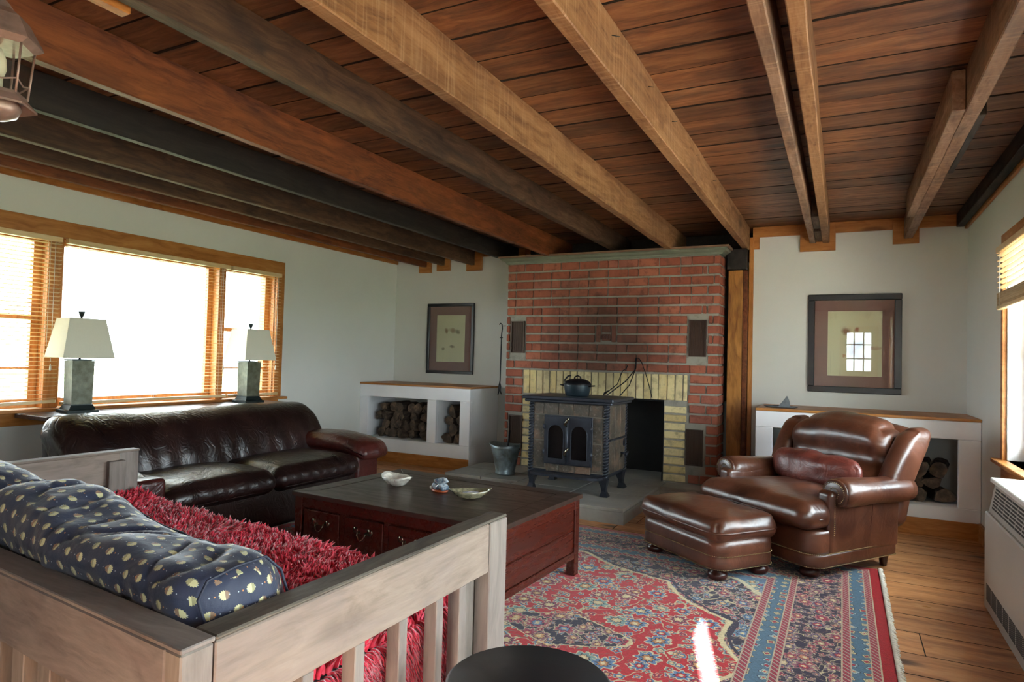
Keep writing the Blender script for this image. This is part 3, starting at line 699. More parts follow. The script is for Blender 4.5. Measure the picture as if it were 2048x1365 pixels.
# ================================================================== FIREPLACE
FY = 5.72
fp = thing('brick_fireplace', 'wide red brick chimney with yellow brick arch course around the firebox', 'fireplace', (-1.96, 6.0, 0))
X0, X1, ZT, Z0 = -2.985, -.935, 2.095, .11
m = MB(); c_ = .012   # mortar core recessed behind the brick faces
m.box(X0+c_, -2.60, FY+c_, 6.29, 0, .82); m.box(-1.40, X1-c_, FY+c_, 5.995, 0, .82); m.box(X0+c_, X1-c_, FY+c_, 5.995, .82, ZT+.06); m.box(X0+c_, -.94, 5.995, 6.29, .82, ZT+.06)
m.build('mortar_core', 'mortar', fp)
m = MB(); m.box(-2.60, -2.585, FY+.02, 6.27, .11, .82); m.box(-1.415, -1.40, FY+.02, 6.0, .11, .82); m.box(-2.60, -1.40, 6.2, 6.27, .11, .9); m.box(-2.60, -1.40, FY+.12, 6.25, .805, .82); m.box(-1.415, -1.40, 6.0, 6.27, .11, .82)
m.build('firebox_lining', 'firebox', fp)
m = MB(); m.box(-2.585, -1.415, 5.72, 6.2, 0, .108); m.build('firebox_floor', 'hearth', fp)
m = MB(); m.box(-2.60, -1.40, FY+.0, FY+.012, .812, .826); m.build('lintel_bar', 'ironblack', fp)
vents = [(-2.931, -2.784, 1.213, 1.528), (-1.192, -1.046, 1.213, 1.533), (-2.931, -2.786, .275, .602), (-1.20, -1.058, .272, .582)]
courses = 23; ch = (ZT-Z0)/courses
protos = {}
def brick_at(x0, x1, zc, hh=.068, mat='brick', y=None, dep=.09, side=None):
    L = round(x1-x0, 2); 
    if L < .03: return
    key = (L, round(hh, 3), mat)
    if key not in protos:
        m = MB(); m.box(-L/2, L/2, 0, dep, -hh/2, hh/2, bev=.0035)
        rr = random.Random(len(protos))
        for v in m.bm.verts: v.co += Vector((rr.uniform(-.0015, .0015), rr.uniform(-.0015, .0015) if v.co.y < .01 else 0, rr.uniform(-.0015, .0015)))
        o = m.build('brick', mat, fp, local=True); protos[key] = o
    else: o = place(protos[key], 'brick', fp, (0, 0, 0))
    o.location = Vector(((x0+x1)/2, FY+R.uniform(-.003, .003), zc)) - Vector((-1.96, 6.0, 0)); o.rotation_euler = (0, R.uniform(-.008, .008), 0)
def blocked(x0, x1, z0, z1):
    out = [(x0, x1)]
    areas = [(v[0]-.008, v[1]+.008, v[2]-.01, v[3]+.01) for v in vents] + [(-2.785, -1.203, .81, 1.062), (-2.785, -1.19, 0, .815), (-2.05, -1.85, 1.325, 1.49)]
    for a in areas:
        if z1 <= a[2]+.02 or z0 >= a[3]-.02: continue
        nw = []
        for s, e in out:
            if e <= a[0] or s >= a[1]: nw.append((s, e)); continue
            if a[0]-s > .035: nw.append((s, a[0]-.006))
            if e-a[1] > .035: nw.append((a[1]+.006, e))
        out = nw
    return out
for k in range(courses):
    z0 = Z0+k*ch; zc = z0+ch/2; x = X0 + (0 if k % 2 == 0 else -.095); first = True
    while x < X1-.02:
        L = .19
        if R.random() < .13: L = .095
        a, b = max(x, X0), min(x+L, X1-.1 if k % 2 else X1-.0)
        if x+L > X1-.1-.02 and k % 2: b = min(x+L, X1-.11)
        for s, e in blocked(a, b, z0, z0+ch): 
            if e-s > .03: brick_at(s+.005, e-.005, zc)
        x += L
        if x > X1-.11 and k % 2: break
    if k % 2:   # corner header
        brick_at(X1-.1, X1, zc)
    # return side
    key = ('side', k % 2)
    spans = [(.0, .19), (.2, .28)] if k % 2 else [(.1, .28)]
    for s, e in spans:
        m = MB(); m.box(X1-.06, X1+R.uniform(-.002, .002), FY+s, FY+e, zc-.034, zc+.034, bev=.003)
        if s == 0: continue
        m.build('brick', 'brick', fp)
    if k % 2: 
        m = MB(); m.box(X1-.03, X1+.001, FY+.093, FY+.19, zc-.034, zc+.034, bev=.003); m.build('brick', 'brick', fp)
# inset of upright bricks with the dated brick
brick_at(-2.045, -2.0, 1.408, .155); brick_at(-1.895, -1.855, 1.408, .155); brick_at(-1.99, -1.905, 1.45, .06); brick_at(-1.99, -1.905, 1.372, .062)
fc = bpy.data.curves.new('date', 'FONT'); fc.body = '1981'; fc.size = .05; fc.extrude = .002; fc.align_x = 'CENTER'; fc.align_y = 'CENTER'
fo = bpy.data.objects.new('date', fc); me = None
COL.objects.link(fo); bpy.context.view_layer.update(); me = bpy.data.meshes.new_from_object(fo.evaluated_get(bpy.context.evaluated_depsgraph_get()))
bpy.data.objects.remove(fo); do = bpy.data.objects.new('date_lettering', me); COL.objects.link(do); me.materials.clear(); me.materials.append(M['foot']); do.parent = fp
do.location = (-1.948+1.96, FY-.004-6.0, 1.372); do.rotation_euler = (pi/2, 0, 0); do['kind'] = 'stuff'
# yellow soldier course and jambs
x = -2.785; i = 0
while x < -1.21:
    wd = (.062, .066, .06, .07)[i % 4]
    brick_at(x+.005, min(x+wd, -1.203), .937, .225, 'ybrick'); x += wd+.006; i += 1
k = 0
while .135+k*.0745 < .80:
    zc = .148+k*.0745
    brick_at(-2.785 if zc > .6 else -2.785, -2.605, zc, .058, 'ybrick')
    brick_at(-1.395, -1.205 if (zc > .60 or zc < .25) else -1.212, zc, .058, 'ybrick'); k += 1
for vi, (a, b, z0, z1) in enumerate(vents):
    m = MB(); m.box(a, a+.01, FY-.008, FY+.02, z0, z1); m.box(b-.01, b, FY-.008, FY+.02, z0, z1); m.box(a+.01, b-.01, FY-.008, FY+.02, z1-.01, z1); m.box(a+.01, b-.01, FY-.008, FY+.02, z0, z0+.01)
    f_ = m.build('vent_frame', 'vent', fp)
    m = MB(); m.box(a+.01, b-.01, FY+.004, FY+.012, z0+.01, z1-.01)
    n_ = 12
    for j in range(n_): xx = a+.014+(b-a-.028)*j/(n_-1); m.box(xx-.0015, xx+.0015, FY, FY+.004, z0+.01, z1-.01)
    g = m.build('grille', 'vent', f_); g['kind'] = 'stuff'
# crown moulding
def crown(name, mat, prof):
    m = MB(); rows = []
    for (o, z) in prof:
        rows.append([m.bm.verts.new(p) for p in ((X0-o, 6.29, z), (X0-o, FY-o, z), (X1+o, FY-o, z), (X1+o, 5.875, z))])
    for a, b in zip(rows, rows[1:]+rows[:1]):
        for j in range(3): m.bm.faces.new((a[j], a[j+1], b[j+1], b[j]))
    m.bm.faces.new([r[0] for r in rows]); m.bm.faces.new([r[3] for r in rows])
    return m.build(name, mat, fp)
crown('crown_moulding', 'crown', [(-.01, ZT), (.014, ZT), (.02, ZT+.018), (.045, ZT+.028), (.06, ZT+.042), (.06, ZT+.052), (-.01, ZT+.052)])
crown('top_board', 'crown2', [(-.02, ZT+.053), (.075, ZT+.053), (.075, ZT+.069), (-.02, ZT+.069)])
# poker on the left side of the chimney
t_ = thing('fire_poker', 'long wrought iron poker with split hook ends hanging at the left edge of the chimney', 'poker', (-3.02, 5.69, 1.45))
m = MB(); m.tube([(-3.035, 5.66, 1.49), (-3.02, 5.66, 1.502), (-3.005, 5.66, 1.49), (-3.0, 5.66, 1.45), (-3.006, 5.66, 1.40), (-3.008, 5.66, 1.36), (-3.010, 5.66, .93), (-3.022, 5.66, .88), (-3.02, 5.66, .83), (-3.03, 5.66, .795)], .006, 8)
m.build('rod', 'ironblack', t_)
m = MB(); m.tube([(-3.012, 5.655, .93), (-3.0, 5.655, .88), (-3.005, 5.655, .84), (-2.99, 5.655, .8)], .005, 8); m.tube([(-3.022, 5.66, 1.36), (-2.995, 5.66, 1.36)], .006, 6); m.build('hook', 'ironblack', t_)
m = MB(); m.tube([(-3.0, 5.73, 1.48), (-3.0, 5.655, 1.475)], .004, 6); m.build('wall_hook', 'ironblack', t_)

# hearth
h_ = thing('stone_hearth', 'low grey slate hearth slab in front of the brick chimney', 'hearth', (-2.1, 5.2, 0))
m = MB(); m.prism([(-3.2, 5.715), (-3.2, 5.0), (-2.46, 5.0), (-2.46, 4.46), (-1.36, 4.46), (-1.36, 5.46), (-.925, 5.46), (-.925, 5.715)], 0, .085); m.build('base_slab', 'hearth', h_)
for (a, b, c0, c1) in ((-2.46, -1.91, 4.46, 4.98), (-1.905, -1.36, 4.46, 4.98), (-3.2, -2.83, 5.0, 5.36), (-2.825, -2.46, 5.0, 5.36), (-2.455, -1.91, 4.985, 5.36), (-1.905, -1.36, 4.985, 5.455), (-3.2, -2.6, 5.365, 5.718), (-2.595, -1.91, 5.365, 5.718), (-1.905, -1.36, 5.46, 5.718), (-1.355, -.925, 5.46, 5.718)):
    m = MB(); m.box(a, b-.004, c0, c1-.004, .085, .11+R.uniform(-.001, .001), bev=.003); m.build('slab', 'hearth', h_)

# ================================================================== WOOD STOVE
st = thing('wood_stove', 'black cast iron wood stove faced with slate tiles on the hearth', 'stove', (-1.93, 5.03, .11))
sx0, sx1, sy0, sy1, sz0, sz1 = -2.265, -1.60, 4.79, 5.27, .245, .815
m = MB(); m.box(sx0+.01, sx1-.01, sy0+.014, sy1, sz0, sz1); m.build('body', 'iron', st)
m = MB(); m.box(sx0+.012, sx1-.012, sy0+.008, sy0+.016, sz0+.03, sz1-.01); m.box(sx1-.014, sx1-.006, sy0+.02, sy1-.02, sz0+.03, sz1-.01); m.build('grout', 'grout', st)
m = MB(); m.box(sx0-.05, sx1+.055, sy0-.05, sy1+.03, .835, .862, bev=.006); m.box(sx0-.035, sx1+.04, sy0-.035, sy1+.02, .812, .836, bev=.008); m.build('top_plate', 'iron', st)
dx0, dx1, dz0, dz1 = -2.12, -1.73, .335, .70
tiles = []
xs = [sx0+.04, -2.14, -2.01, -1.885, -1.755, sx1-.045]
for a, b in zip(xs, xs[1:]): tiles.append((a, b, .715, .81))
for a, b in ((sx0+.04, dx0-.004), (dx1+.004, sx1-.045)):
    for z0_, z1_ in ((.285, .505), (.51, .71)): tiles.append((a, b, z0_, z1_))
for a, b in zip((-2.115, -2.0, -1.87), (-2.0, -1.87, -1.735)): tiles.append((a, b, .262, .328))
for a, b, z0_, z1_ in tiles:
    m = MB(); m.box(a+.003, b-.003, sy0, sy0+.01, z0_+.003, z1_-.003, bev=.0015); m.build('slate_tile', 'tile', st)
for a, b in ((4.83, 4.965), (4.965, 5.1), (5.1, 5.235)):
    for z0_, z1_ in ((.28, .53), (.545, .80)):
        m = MB(); m.box(sx1-.006, sx1+.003, a+.002, b-.002, z0_, z1_, bev=.0015); m.build('slate_tile', 'tile', st)
m = MB(); m.box(sx1-.004, sx1+.012, 4.82, 5.25, .53, .545); m.build('side_band', 'iron', st)
for (x, y) in ((sx0+.014, sy0+.012), (sx1-.014, sy0+.012), (sx0+.014, sy1-.01), (sx1-.014, sy1-.01)):
    m = MB(); n = 26
    m.lathe([(.016, sz0-.02), (.016, sz1)], (x, y, 0), 10)
    for q in range(2):
        pts = [(x+.019*math.cos(a), y+.019*math.sin(a), sz0+(sz1-sz0)*i/110) for i in range(111) for a in (i*2*pi*12/110+q*pi,)]
        m.tube(pts, .0075, 5)
    m.build('rope_post', 'iron', st)
m = MB(); m.box(dx0-.01, dx1+.01, sy0-.008, sy0+.002, dz0-.012, dz1+.012, bev=.002); m.build('door_frame', 'iron', st)
for sgn, a, b in ((-1, dx0, -1.928), (1, -1.922, dx1)):
    # arched door leaf
    wi = b-a; n = 12; cxa = (a+b)/2; hw = .068; zs = .57; outer = [(a, dz0), (b, dz0), (b, dz1), (a, dz1)]
    op = [(cxa-hw, dz0+.035), (cxa+hw, dz0+.035)] + [(cxa+hw*math.cos(pi*i/n), zs+hw*math.sin(pi*i/n)*1.0) for i in range(n+1)]
    # quarter-arch shape: taller towards the centre line
    m = MB(); F_ = sy0-.022; B_ = sy0-.008
    bm = m.bm
    def ringv(pts, y): return [bm.verts.new((p[0], y, p[1])) for p in pts]
    # resample outer to match opening count
    N = len(op)
    def outer_pt(p):
        dx, dz = p[0]-cxa, p[1]-(dz0+dz1)/2; hx, hz = wi/2, (dz1-dz0)/2
        s_ = max(abs(dx)/hx, abs(dz)/hz); return (cxa+dx/s_, (dz0+dz1)/2+dz/s_)
    ops = []
    for i in range(N):
        p, q_ = op[i], op[(i+1) % N]
        for j in range(3): ops.append((p[0]+(q_[0]-p[0])*j/3, p[1]+(q_[1]-p[1])*j/3))
    outs = [outer_pt(p) for p in ops]
    # snap nearest samples to corners
    for cpt in outer:
        i = min(range(len(outs)), key=lambda i: (outs[i][0]-cpt[0])**2+(outs[i][1]-cpt[1])**2); outs[i] = cpt
    A, B, C2, D = ringv(ops, F_), ringv(outs, F_), ringv(ops, B_), ringv(outs, B_); n2 = len(ops)
    for i in range(n2):
        j = (i+1) % n2
        bm.faces.new((A[i], A[j], B[j], B[i])); bm.faces.new((B[i], B[j], D[j], D[i])); bm.faces.new((A[i], A[j], C2[j], C2[i]))
    d_ = m.build('door', 'iron', st)
    m = MB(); m.prism([(p[0], p[1]) for p in ops], sy0-.012, sy0-.0085, axis='y'); m.build('glass', 'stoveglass', d_)
    m = MB(); m.tube([(p[0], F_-.001, p[1]) for p in ops], .003, 6, closed=True); m.build('glass_trim', 'iron', d_)
m = MB(); m.tube([(-1.925, sy0-.027, dz0+.005), (-1.925, sy0-.027, dz1-.005)], .011, 10); m.build('astragal', 'iron', st)
for z in (.665, .43):
    m = MB(); m.tube([(-1.925, sy0-.035, z-.035), (-1.935, sy0-.05, z-.02), (-1.905, sy0-.055, z+.03), (-1.9, sy0-.05, z+.035)], [.006, .012, .009, .004], 8); m.build('door_handle', 'brass', st)
for x in (dx0-.006, dx1+.006):
    for z in (.62, .42):
        m = MB(); m.lathe([(.008, z-.018), (.011, z), (.008, z+.018)], (x, sy0-.022, 0), 8); m.build('hinge', 'iron', st)
m = MB()
pts = [(sx0+.02, sy0+.01), (sx0+.05, sy0-.075), (sx0+.12, sy0-.1), (sx1-.12, sy0-.1), (sx1-.05, sy0-.075), (sx1-.02, sy0+.01)]
m.prism(pts, .238, .258); m.build('ash_lip', 'iron', st)
for (x, y, ax, ay) in ((sx1-.035, sy0+.03, 1, -1), (sx0+.035, sy0+.03, -1, -1), (sx1-.035, sy1-.04, 1, 1), (sx0+.035, sy1-.04, -1, 1)):
    m = MB(); prof = [(.034, .25), (.03, .215), (.02, .18), (.018, .15), (.026, .13), (.032, .115), (.03, .11)]; rows = []
    for r_, z in prof:
        off = (.25-z)*.12
        rows.append([m.bm.verts.new((x+ax*off+dx*r_, y+ay*off+dy*r_, z)) for dx, dy in ((-1, -1), (1, -1), (1, 1), (-1, 1))])
    for a, b in zip(rows, rows[1:]):
        for j in range(4): m.bm.faces.new((a[j], a[(j+1) % 4], b[(j+1) % 4], b[j]))
    m.bm.faces.new(rows[0]); m.bm.faces.new(rows[-1]); m.build('leg', 'iron', st)
m = MB(); m.tube([(sx1+.003, 5.13, .41), (sx1+.05, 5.13, .41)], .01, 8); m.tube([(sx1+.05, 5.10, .40), (sx1+.05, 5.16, .42)], .011, 8); m.build('air_control', 'iron', st)
m = MB(); m.tube([(sx1+.01, 5.2+.025*math.cos(a), .49+.03*math.sin(a)) for a in [i*2*pi/14 for i in range(14)]], .005, 6, closed=True); m.build('ring_pull', 'iron', st)
# dutch oven
po = thing('dutch_oven', 'dark enamelled lidded casserole pot on top of the wood stove', 'pot', (-1.93, 4.98, .863))
cxp, cyp = -1.93, 4.98
m = MB(); m.lathe([(.001, .863), (.088, .863), (.098, .875), (.108, .92), (.112, .95), (.112, .955), (.104, .955), (.1, .93), (.001, .93)], (cxp, cyp, 0), 32); m.build('pot_body', 'pot', po)
m = MB(); m.lathe([(.113, .953), (.115, .958), (.11, .968), (.095, .985), (.065, .998), (.03, 1.004), (.001, 1.006)], (cxp, cyp, 0), 32); li = m.build('lid', 'ironblack', po)
m = MB(); m.tube([(cxp-.03, cyp, 1.0), (cxp-.022, cyp, 1.02), (cxp, cyp, 1.028), (cxp+.022, cyp, 1.02), (cxp+.03, cyp, 1.0)], .006, 8); m.build('lid_handle', 'ironblack', li)
m = MB(); m.tube([(cxp-.07, cyp-.085, .965), (cxp-.085, cyp-.07, .99), (cxp-.07, cyp-.04, 1.022), (cxp-.045, cyp-.03, 1.03)], .007, 8); m.build('bail_handle', 'ironblack', po)
for s_ in (-1, 1):
    m = MB(); m.tube([(cxp+s_*.108, cyp-.03, .945), (cxp+s_*.14, cyp-.022, .95), (cxp+s_*.14, cyp+.022, .95), (cxp+s_*.108, cyp+.03, .945)], .006, 8); m.build('side_handle', 'ironblack', po)
# tool set leaning on the stove top back edge
def tool(label, pts, r, extra=None):
    t_ = thing('fire_tool', label, 'fire tool', pts[-1], 0)
    m = MB(); m.tube(pts, r, 6); m.build('shaft', 'ironblack', t_)
    if extra: m = MB(); m.tube(extra, [.004, .008, .003][:len(extra)] if len(extra) == 3 else .005, 6); m.build('tip', 'ironblack', t_)
tool('crooked iron rod leaning on the bricks just right of the casserole pot', [(-1.735, 5.715, 1.12), (-1.745, 5.71, 1.09), (-1.775, 5.70, 1.07), (-1.785, 5.68, 1.03), (-1.79, 5.6, .95), (-1.80, 5.25, .864)], .004, [(-1.79, 5.35, .90), (-1.80, 5.28, .88), (-1.80, 5.25, .864)])
tool('iron tongs leaning against the chimney with a hooked top', [(-1.66, 5.712, 1.185), (-1.655, 5.705, 1.15), (-1.66, 5.69, 1.08), (-1.70, 5.55, .98), (-1.77, 5.26, .866)], .005)
tool('thin iron rod standing straight behind the tongs', [(-1.655, 5.712, 1.19), (-1.652, 5.70, 1.1), (-1.65, 5.5, .95), (-1.66, 5.27, .866)], .0045)
t_ = thing('pot_hook', 'bent iron hook hanging on a nail above the firebox opening', 'hook', (-1.6, 5.71, 1.17))
m = MB(); m.tube([(-1.655, 5.7, 1.185), (-1.63, 5.70, 1.19), (-1.60, 5.70, 1.15), (-1.565, 5.70, 1.06), (-1.53, 5.70, .95), (-1.50, 5.70, .84)], .004, 6); m.build('hook_wire', 'ironblack', t_)
# bucket
bk = thing('ash_bucket', 'galvanised metal ash bucket with flared rim left of the stove', 'bucket', (-2.72, 5.25, .11))
cx, cy = -2.71, 5.24
m = MB(); n = 32; rings = []
for r_, z, fl in ((.001, .113, 0), (.083, .113, 0), (.09, .112, 0), (.094, .122, 0), (.086, .132, 0), (.1, .2, 0), (.115, .28, .1), (.13, .345, .6), (.14, .372, 1), (.136, .372, 1), (.11, .28, .1), (.095, .2, 0), (.08, .14, 0), (.001, .135, 0)):
    rings.append([m.bm.verts.new((cx+r_*math.cos(a)*(1+.1*fl*max(0, -math.cos(a))), cy+r_*math.sin(a), z+fl*.018*abs(math.cos(a))**2)) for a in [2*pi*i/n for i in range(n)]])
for a, b in zip(rings, rings[1:]):
    for j in range(n): f = m.bm.faces.new((a[j], a[(j+1) % n], b[(j+1) % n], b[j])); f.smooth = True
m.build('pail', 'bucket', bk)
m = MB(); m.tube([(cx+.13*math.cos(a), cy+.135*math.sin(a)-.02*math.sin(a/1)*0, .35-.06*math.sin(a)) for a in [pi*i/14 for i in range(15)]], .004, 6); m.build('bail', 'ironblack', bk)
t_ = thing('ash_shovel', 'small dark shovel handle sticking up out of the ash bucket', 'shovel', (-2.70, 5.24, .14))
m = MB(); m.tube([(-2.70, 5.22, .16), (-2.695, 5.26, .40), (-2.692, 5.28, .50)], .007, 8); m.build('handle', 'ironblack', t_)
m = MB(); m.box(-2.74, -2.66, 5.19, 5.235, .14, .2); m.build('blade', 'ironblack', t_)

# ================================================================== LOG BOXES
def log_box(label, x0, x1, y0, y1, ztop, zb, openings, top_over, name='log_storage_bench', side_r=0, topw=(0, 0)):
    t_ = thing(name, label, 'storage bench', ((x0+x1)/2, (y0+y1)/2, 0))
    m = MB(); cur = x0; th = .04
    zz0, zz1 = openings[0][2], openings[0][3]
    for a, b, _, _ in openings: m.box(cur, a, y0, y0+th, zz0, zz1, bev=.004); cur = b
    m.box(cur, x1, y0, y0+th, zz0, zz1, bev=.004)
    m.box(x0, x1, y0, y0+th, zz1, ztop-.02, bev=.004); m.box(x0, x1, y0, y0+th, .0, zz0, bev=.004)
    m.build('front_panel', 'white', t_)
    m = MB(); m.box(x0, x1, y0+th, y1, zz0-.03, zz0-.002); m.box(x1-th, x1, y0+th, y1, zz0, ztop-.02); m.box(x0, x0+th, y0+th, y1, zz0, ztop-.02); m.box(x1-th, x1, y0+th, y1, 0, zz0-.03)
    for (a0, b0, _, _), (a1, b1, _, _) in zip(openings, openings[1:]): m.box(b0, a1, y0+th, y1, zz0, ztop-.02)
    m.build('carcass', 'white', t_)
    m = MB(); m.box(x0-topw[0], x1+topw[1], y0-.012, y1, ztop-.02, ztop, bev=.003); m.build('wood_top', 'pine_x', t_)
    m = MB(); m.box(x0, x1, y0-.016, y0, 0, .115, bev=.002); m.build('skirting', 'pine_x', t_)
    return t_
log_box('white plastered firewood bench with two openings left of the chimney', XL+.002, -3.37, 5.70, 6.297, .852, 0, [(-4.68, -3.893, .25, .70), (-3.782, -3.49, .245, .70)], 0, topw=(0, .015))
log_box('white plastered firewood bench behind the brown armchair', -.60, .848, 5.39, 5.997, .822, 0, [(-.475, -.03, .205, .675), (.03, .718, .205, .675)], 0)
logp = []
for i in range(6):
    m = MB(); rr = random.Random(i+3); L = .30+.03*rr.random(); n = 11
    if i % 3 == 2: prof = [(rr.uniform(.045, .06)*math.cos(a)*1.1, rr.uniform(.045, .055)*math.sin(a)) for a in [2*pi*k/n for k in range(n)]]
    elif i % 3 == 0: prof = [(-.065, -.03), (-.02, -.045), (.05, -.035), (.07, -.01), (.04, .03), (.0, .05), (-.045, .03)]
    else: prof = [(-.05, -.045), (.02, -.05), (.06, -.02), (.055, .03), (.01, .05), (-.04, .035)]
    n = len(prof); rings = []
    for j in range(6):
        y_ = -L/2+L*j/5
        rings.append([m.bm.verts.new((p[0]*(1+rr.uniform(-.09, .09)), y_+(rr.uniform(-.008, .008) if j in (0, 5) else 0), p[1]*(1+rr.uniform(-.09, .09)))) for p in prof])
    for a, b in zip(rings, rings[1:]):
        for k in range(n): m.bm.faces.new((a[k], a[(k+1) % n], b[(k+1) % n], b[k]))
    for rg in (rings[0], rings[-1]): m.bm.faces.new(rg).material_index = 1
    bmesh.ops.triangulate(m.bm, faces=[f for f in m.bm.faces if f.material_index == 1])
    logp.append(m)
logm = []
def logs(label, group, x0, x1, y, zb, rows, per, seed, skew=.3, lim=None):
    rr = random.Random(seed); xw = (x1-x0)/per; cnt = [0]
    for r_ in range(rows):
        for k in range(per):
            x = x0+xw*(k+.5)+(xw*.35 if r_ % 2 else -xw*.05)+rr.uniform(-.01, .01)
            if x > x1-.035 or x < x0+.03: continue
            if lim and not lim(x, r_): continue
            i = rr.randrange(6)
            if len(logm) < 6:
                i = len(logm); o = logp[i].build('firewood_log', ['bark', 'cut']); logm.append(o)
            else: o = logm[i].copy(); COL.objects.link(o); o.name = 'firewood_log'
            cnt[0] += 1; rowk = k+1; o.location = (x, y+rr.uniform(-.02, .02), zb+.05+r_*.092); o.rotation_euler = (rr.uniform(-.05, .05), rr.uniform(0, 6.28), rr.uniform(-skew, skew))
            s_ = rr.uniform(.85, 1.1); o.scale = (s_, 1, s_); tag(o, label+', %s row, %s from the left' % (('bottom', 'second', 'third', 'top')[r_], ('first', 'second', 'third', 'fourth', 'fifth', 'sixth', 'seventh', 'eighth')[k]), 'firewood', group)
logs('split firewood log, wide opening left of chimney', 'logs in the left wide opening', -4.67, -3.90, 6.0, .255, 4, 7, 5)
logs('split firewood log, narrow opening left of chimney', 'logs in the left narrow opening', -3.74, -3.49, 5.98, .25, 4, 2, 8, .15, lambda x, r: True)
logs('split firewood log, right opening behind armchair', 'logs in the right opening', .05, .70, 5.68, .205, 4, 6, 11, .2, lambda x, r: r < 3 or x < .5)
logs('split firewood log, left opening behind armchair', 'logs in the opening behind the armchair', -.46, -.05, 5.68, .205, 4, 4, 14, .2)
# slate fin carving
t_ = thing('slate_carving', 'small grey slate dish with an upright fin on the right bench top', 'ornament', (-.44, 5.55, .823))
m = MB(); m.lathe([(.001, .8235), (.1, .8235), (.125, .832), (.127, .836), (.11, .832), (.001, .829)], (-.43, 5.54, 0), 28, sy=.55); m.build('dish', 'stone', t_)
m = MB(); m.prism([(-.45, .83), (-.36, .83), (-.368, .88), (-.385, .918), (-.415, .875)], 5.53, 5.545, axis='y'); m.build('fin', 'stone', t_)

# ================================================================== PICTURES
def picture(label, x0, x1, z0, z1, y, fw_, mats, ix0, ix1, iz0, iz1, art):
    t_ = thing('framed_print', label, 'picture', ((x0+x1)/2, y, (z0+z1)/2))
    for b in ((x0, x1, z1-fw_, z1), (x0, x1, z0, z0+fw_), (x0, x0+fw_, z0+fw_, z1-fw_), (x1-fw_, x1, z0+fw_, z1-fw_)):
        m = MB(); m.box(b[0], b[1], y-.03, y-.002, b[2], b[3], bev=.004); m.build('frame_side', 'frame', t_)
    m = MB(); X = (x0+fw_, x1-fw_); Z = (z0+fw_, z1-fw_)
    m.box(X[0], ix0, y-.013, y-.009, *Z); m.box(ix1, X[1], y-.013, y-.009, *Z); m.box(ix0, ix1, y-.013, y-.009, iz1, Z[1]); m.box(ix0, ix1, y-.013, y-.009, Z[0], iz0); m.build('mat_board', 'mat1', t_)
    m = MB(); g = .003
    for b in ((ix0, ix1, iz1-g, iz1), (ix0, ix1, iz0, iz0+g), (ix0, ix0+g, iz0, iz1), (ix1-g, ix1, iz0, iz1)): m.box(b[0], b[1], y-.012, y-.009, b[2], b[3])
    m.build('mat_bevel', 'bevel', t_)
    m = MB(); m.box(-(ix1-ix0)/2, (ix1-ix0)/2, -.001, .001, -(iz1-iz0)/2, (iz1-iz0)/2); o = m.build('print', art, t_, local=True); o.location = ((ix0+ix1)/2-(x0+x1)/2, -.007, (iz0+iz1)/2-(z0+z1)/2)
    m = MB(); m.box(X[0], X[1], y-.019, y-.017, *Z); m.build('glazing', 'glass', t_)
picture('black framed print with mauve mat on the wall above the left firewood bench', -4.32, -3.69, .964, 1.77, YB, .035, 0, -4.19, -3.81, 1.10, 1.635, 'art_l')
picture('black framed print with mauve mat on the wall above the armchair', -.259, .419, .945, 1.756, YR, .05, 0, -.11, .284, 1.083, 1.616, 'art_r')

# ================================================================== RADIATOR
t_ = thing('convector_heater', 'cream metal convector heater under the right window', 'heater', (.74, 3.1, 0))
a0, a1 = 2.0, 3.93
m = MB(); m.box(.632, .849, a0, a1, 0, .465, bev=.006); m.build('front_casing', 'radiator', t_)
m = MB(); m.prism([(.648, .465), (.849, .465), (.849, .607), (.672, .607)], a0, a1-.01, axis='y'); m.build('grille_housing', 'radiator', t_)
m = MB(); m.box(.655, .849, a0, a1+.005, .607, .63, bev=.004); m.build('top_plate', 'radtop', t_)
def louvre(name, n0, cells, x_of, z0, z1, rows, yw):
    for c in range(cells):
        yy = a1-.06-c*yw; m = MB()
        for r_ in range(rows):
            z = z0+(z1-z0)*(r_+.5)/rows; xx = x_of(z)
            m.box(xx-.0015, xx+.001, yy-yw*.86, yy, z-(z1-z0)/rows*.27, z+(z1-z0)/rows*.27)
        o = m.build(name, 'slot', t_); o['kind'] = 'stuff'
louvre('upper_louvre', 0, 14, lambda z: .648+(z-.465)*(.024/.142), .485, .59, 7, .115)
louvre('lower_louvre', 0, 14, lambda z: .632, .05, .13, 10, .12)
m = MB()
for k in range(9): m.box(.74+(k % 3)*.02, .752+(k % 3)*.02, 3.5-k//3*.05, 3.54-k//3*.05, .6302, .6308)
o = m.build('top_slots', 'slot', t_); o['kind'] = 'stuff'

# ================================================================== RUG
RX, RY = -2.0, 2.6
m = MB(); nx, ny = 60, 40
g = [[m.bm.verts.new((-2.2+4.4*i/nx, -1.7+3.4*j/ny, .009+.0015*noise.noise(Vector((i*.35, j*.35, 0))))) for j in range(ny+1)] for i in range(nx+1)]
for i in range(nx+1):
    for j in range(ny+1):
        if i == nx: g[i][j].co.x += .014*noise.noise(Vector((3, j*.3, 1))) - .028*((j-12)/28 if j > 12 else 0)**2*0
        if i in (0, nx) or j in (0, ny): g[i][j].co.z = .001
for i in range(nx):
    for j in range(ny): f = m.bm.faces.new((g[i][j], g[i+1][j], g[i+1][j+1], g[i][j+1])); f.smooth = True
rug = m.build('persian_rug', 'rug'); rug.location = (RX, RY, 0)
rt_ = thing('persian_rug', 'large red and navy floral patterned wool rug under the coffee table', 'rug', (RX, RY, 0)); rug.parent = rt_; rug.location = (0, 0, 0); rug.name = 'woven_field'; rt_.name = 'persian_rug'; PM['persian_rug'] = Matrix.Translation((RX, RY, 0))
m = MB(); rr = random.Random(4)
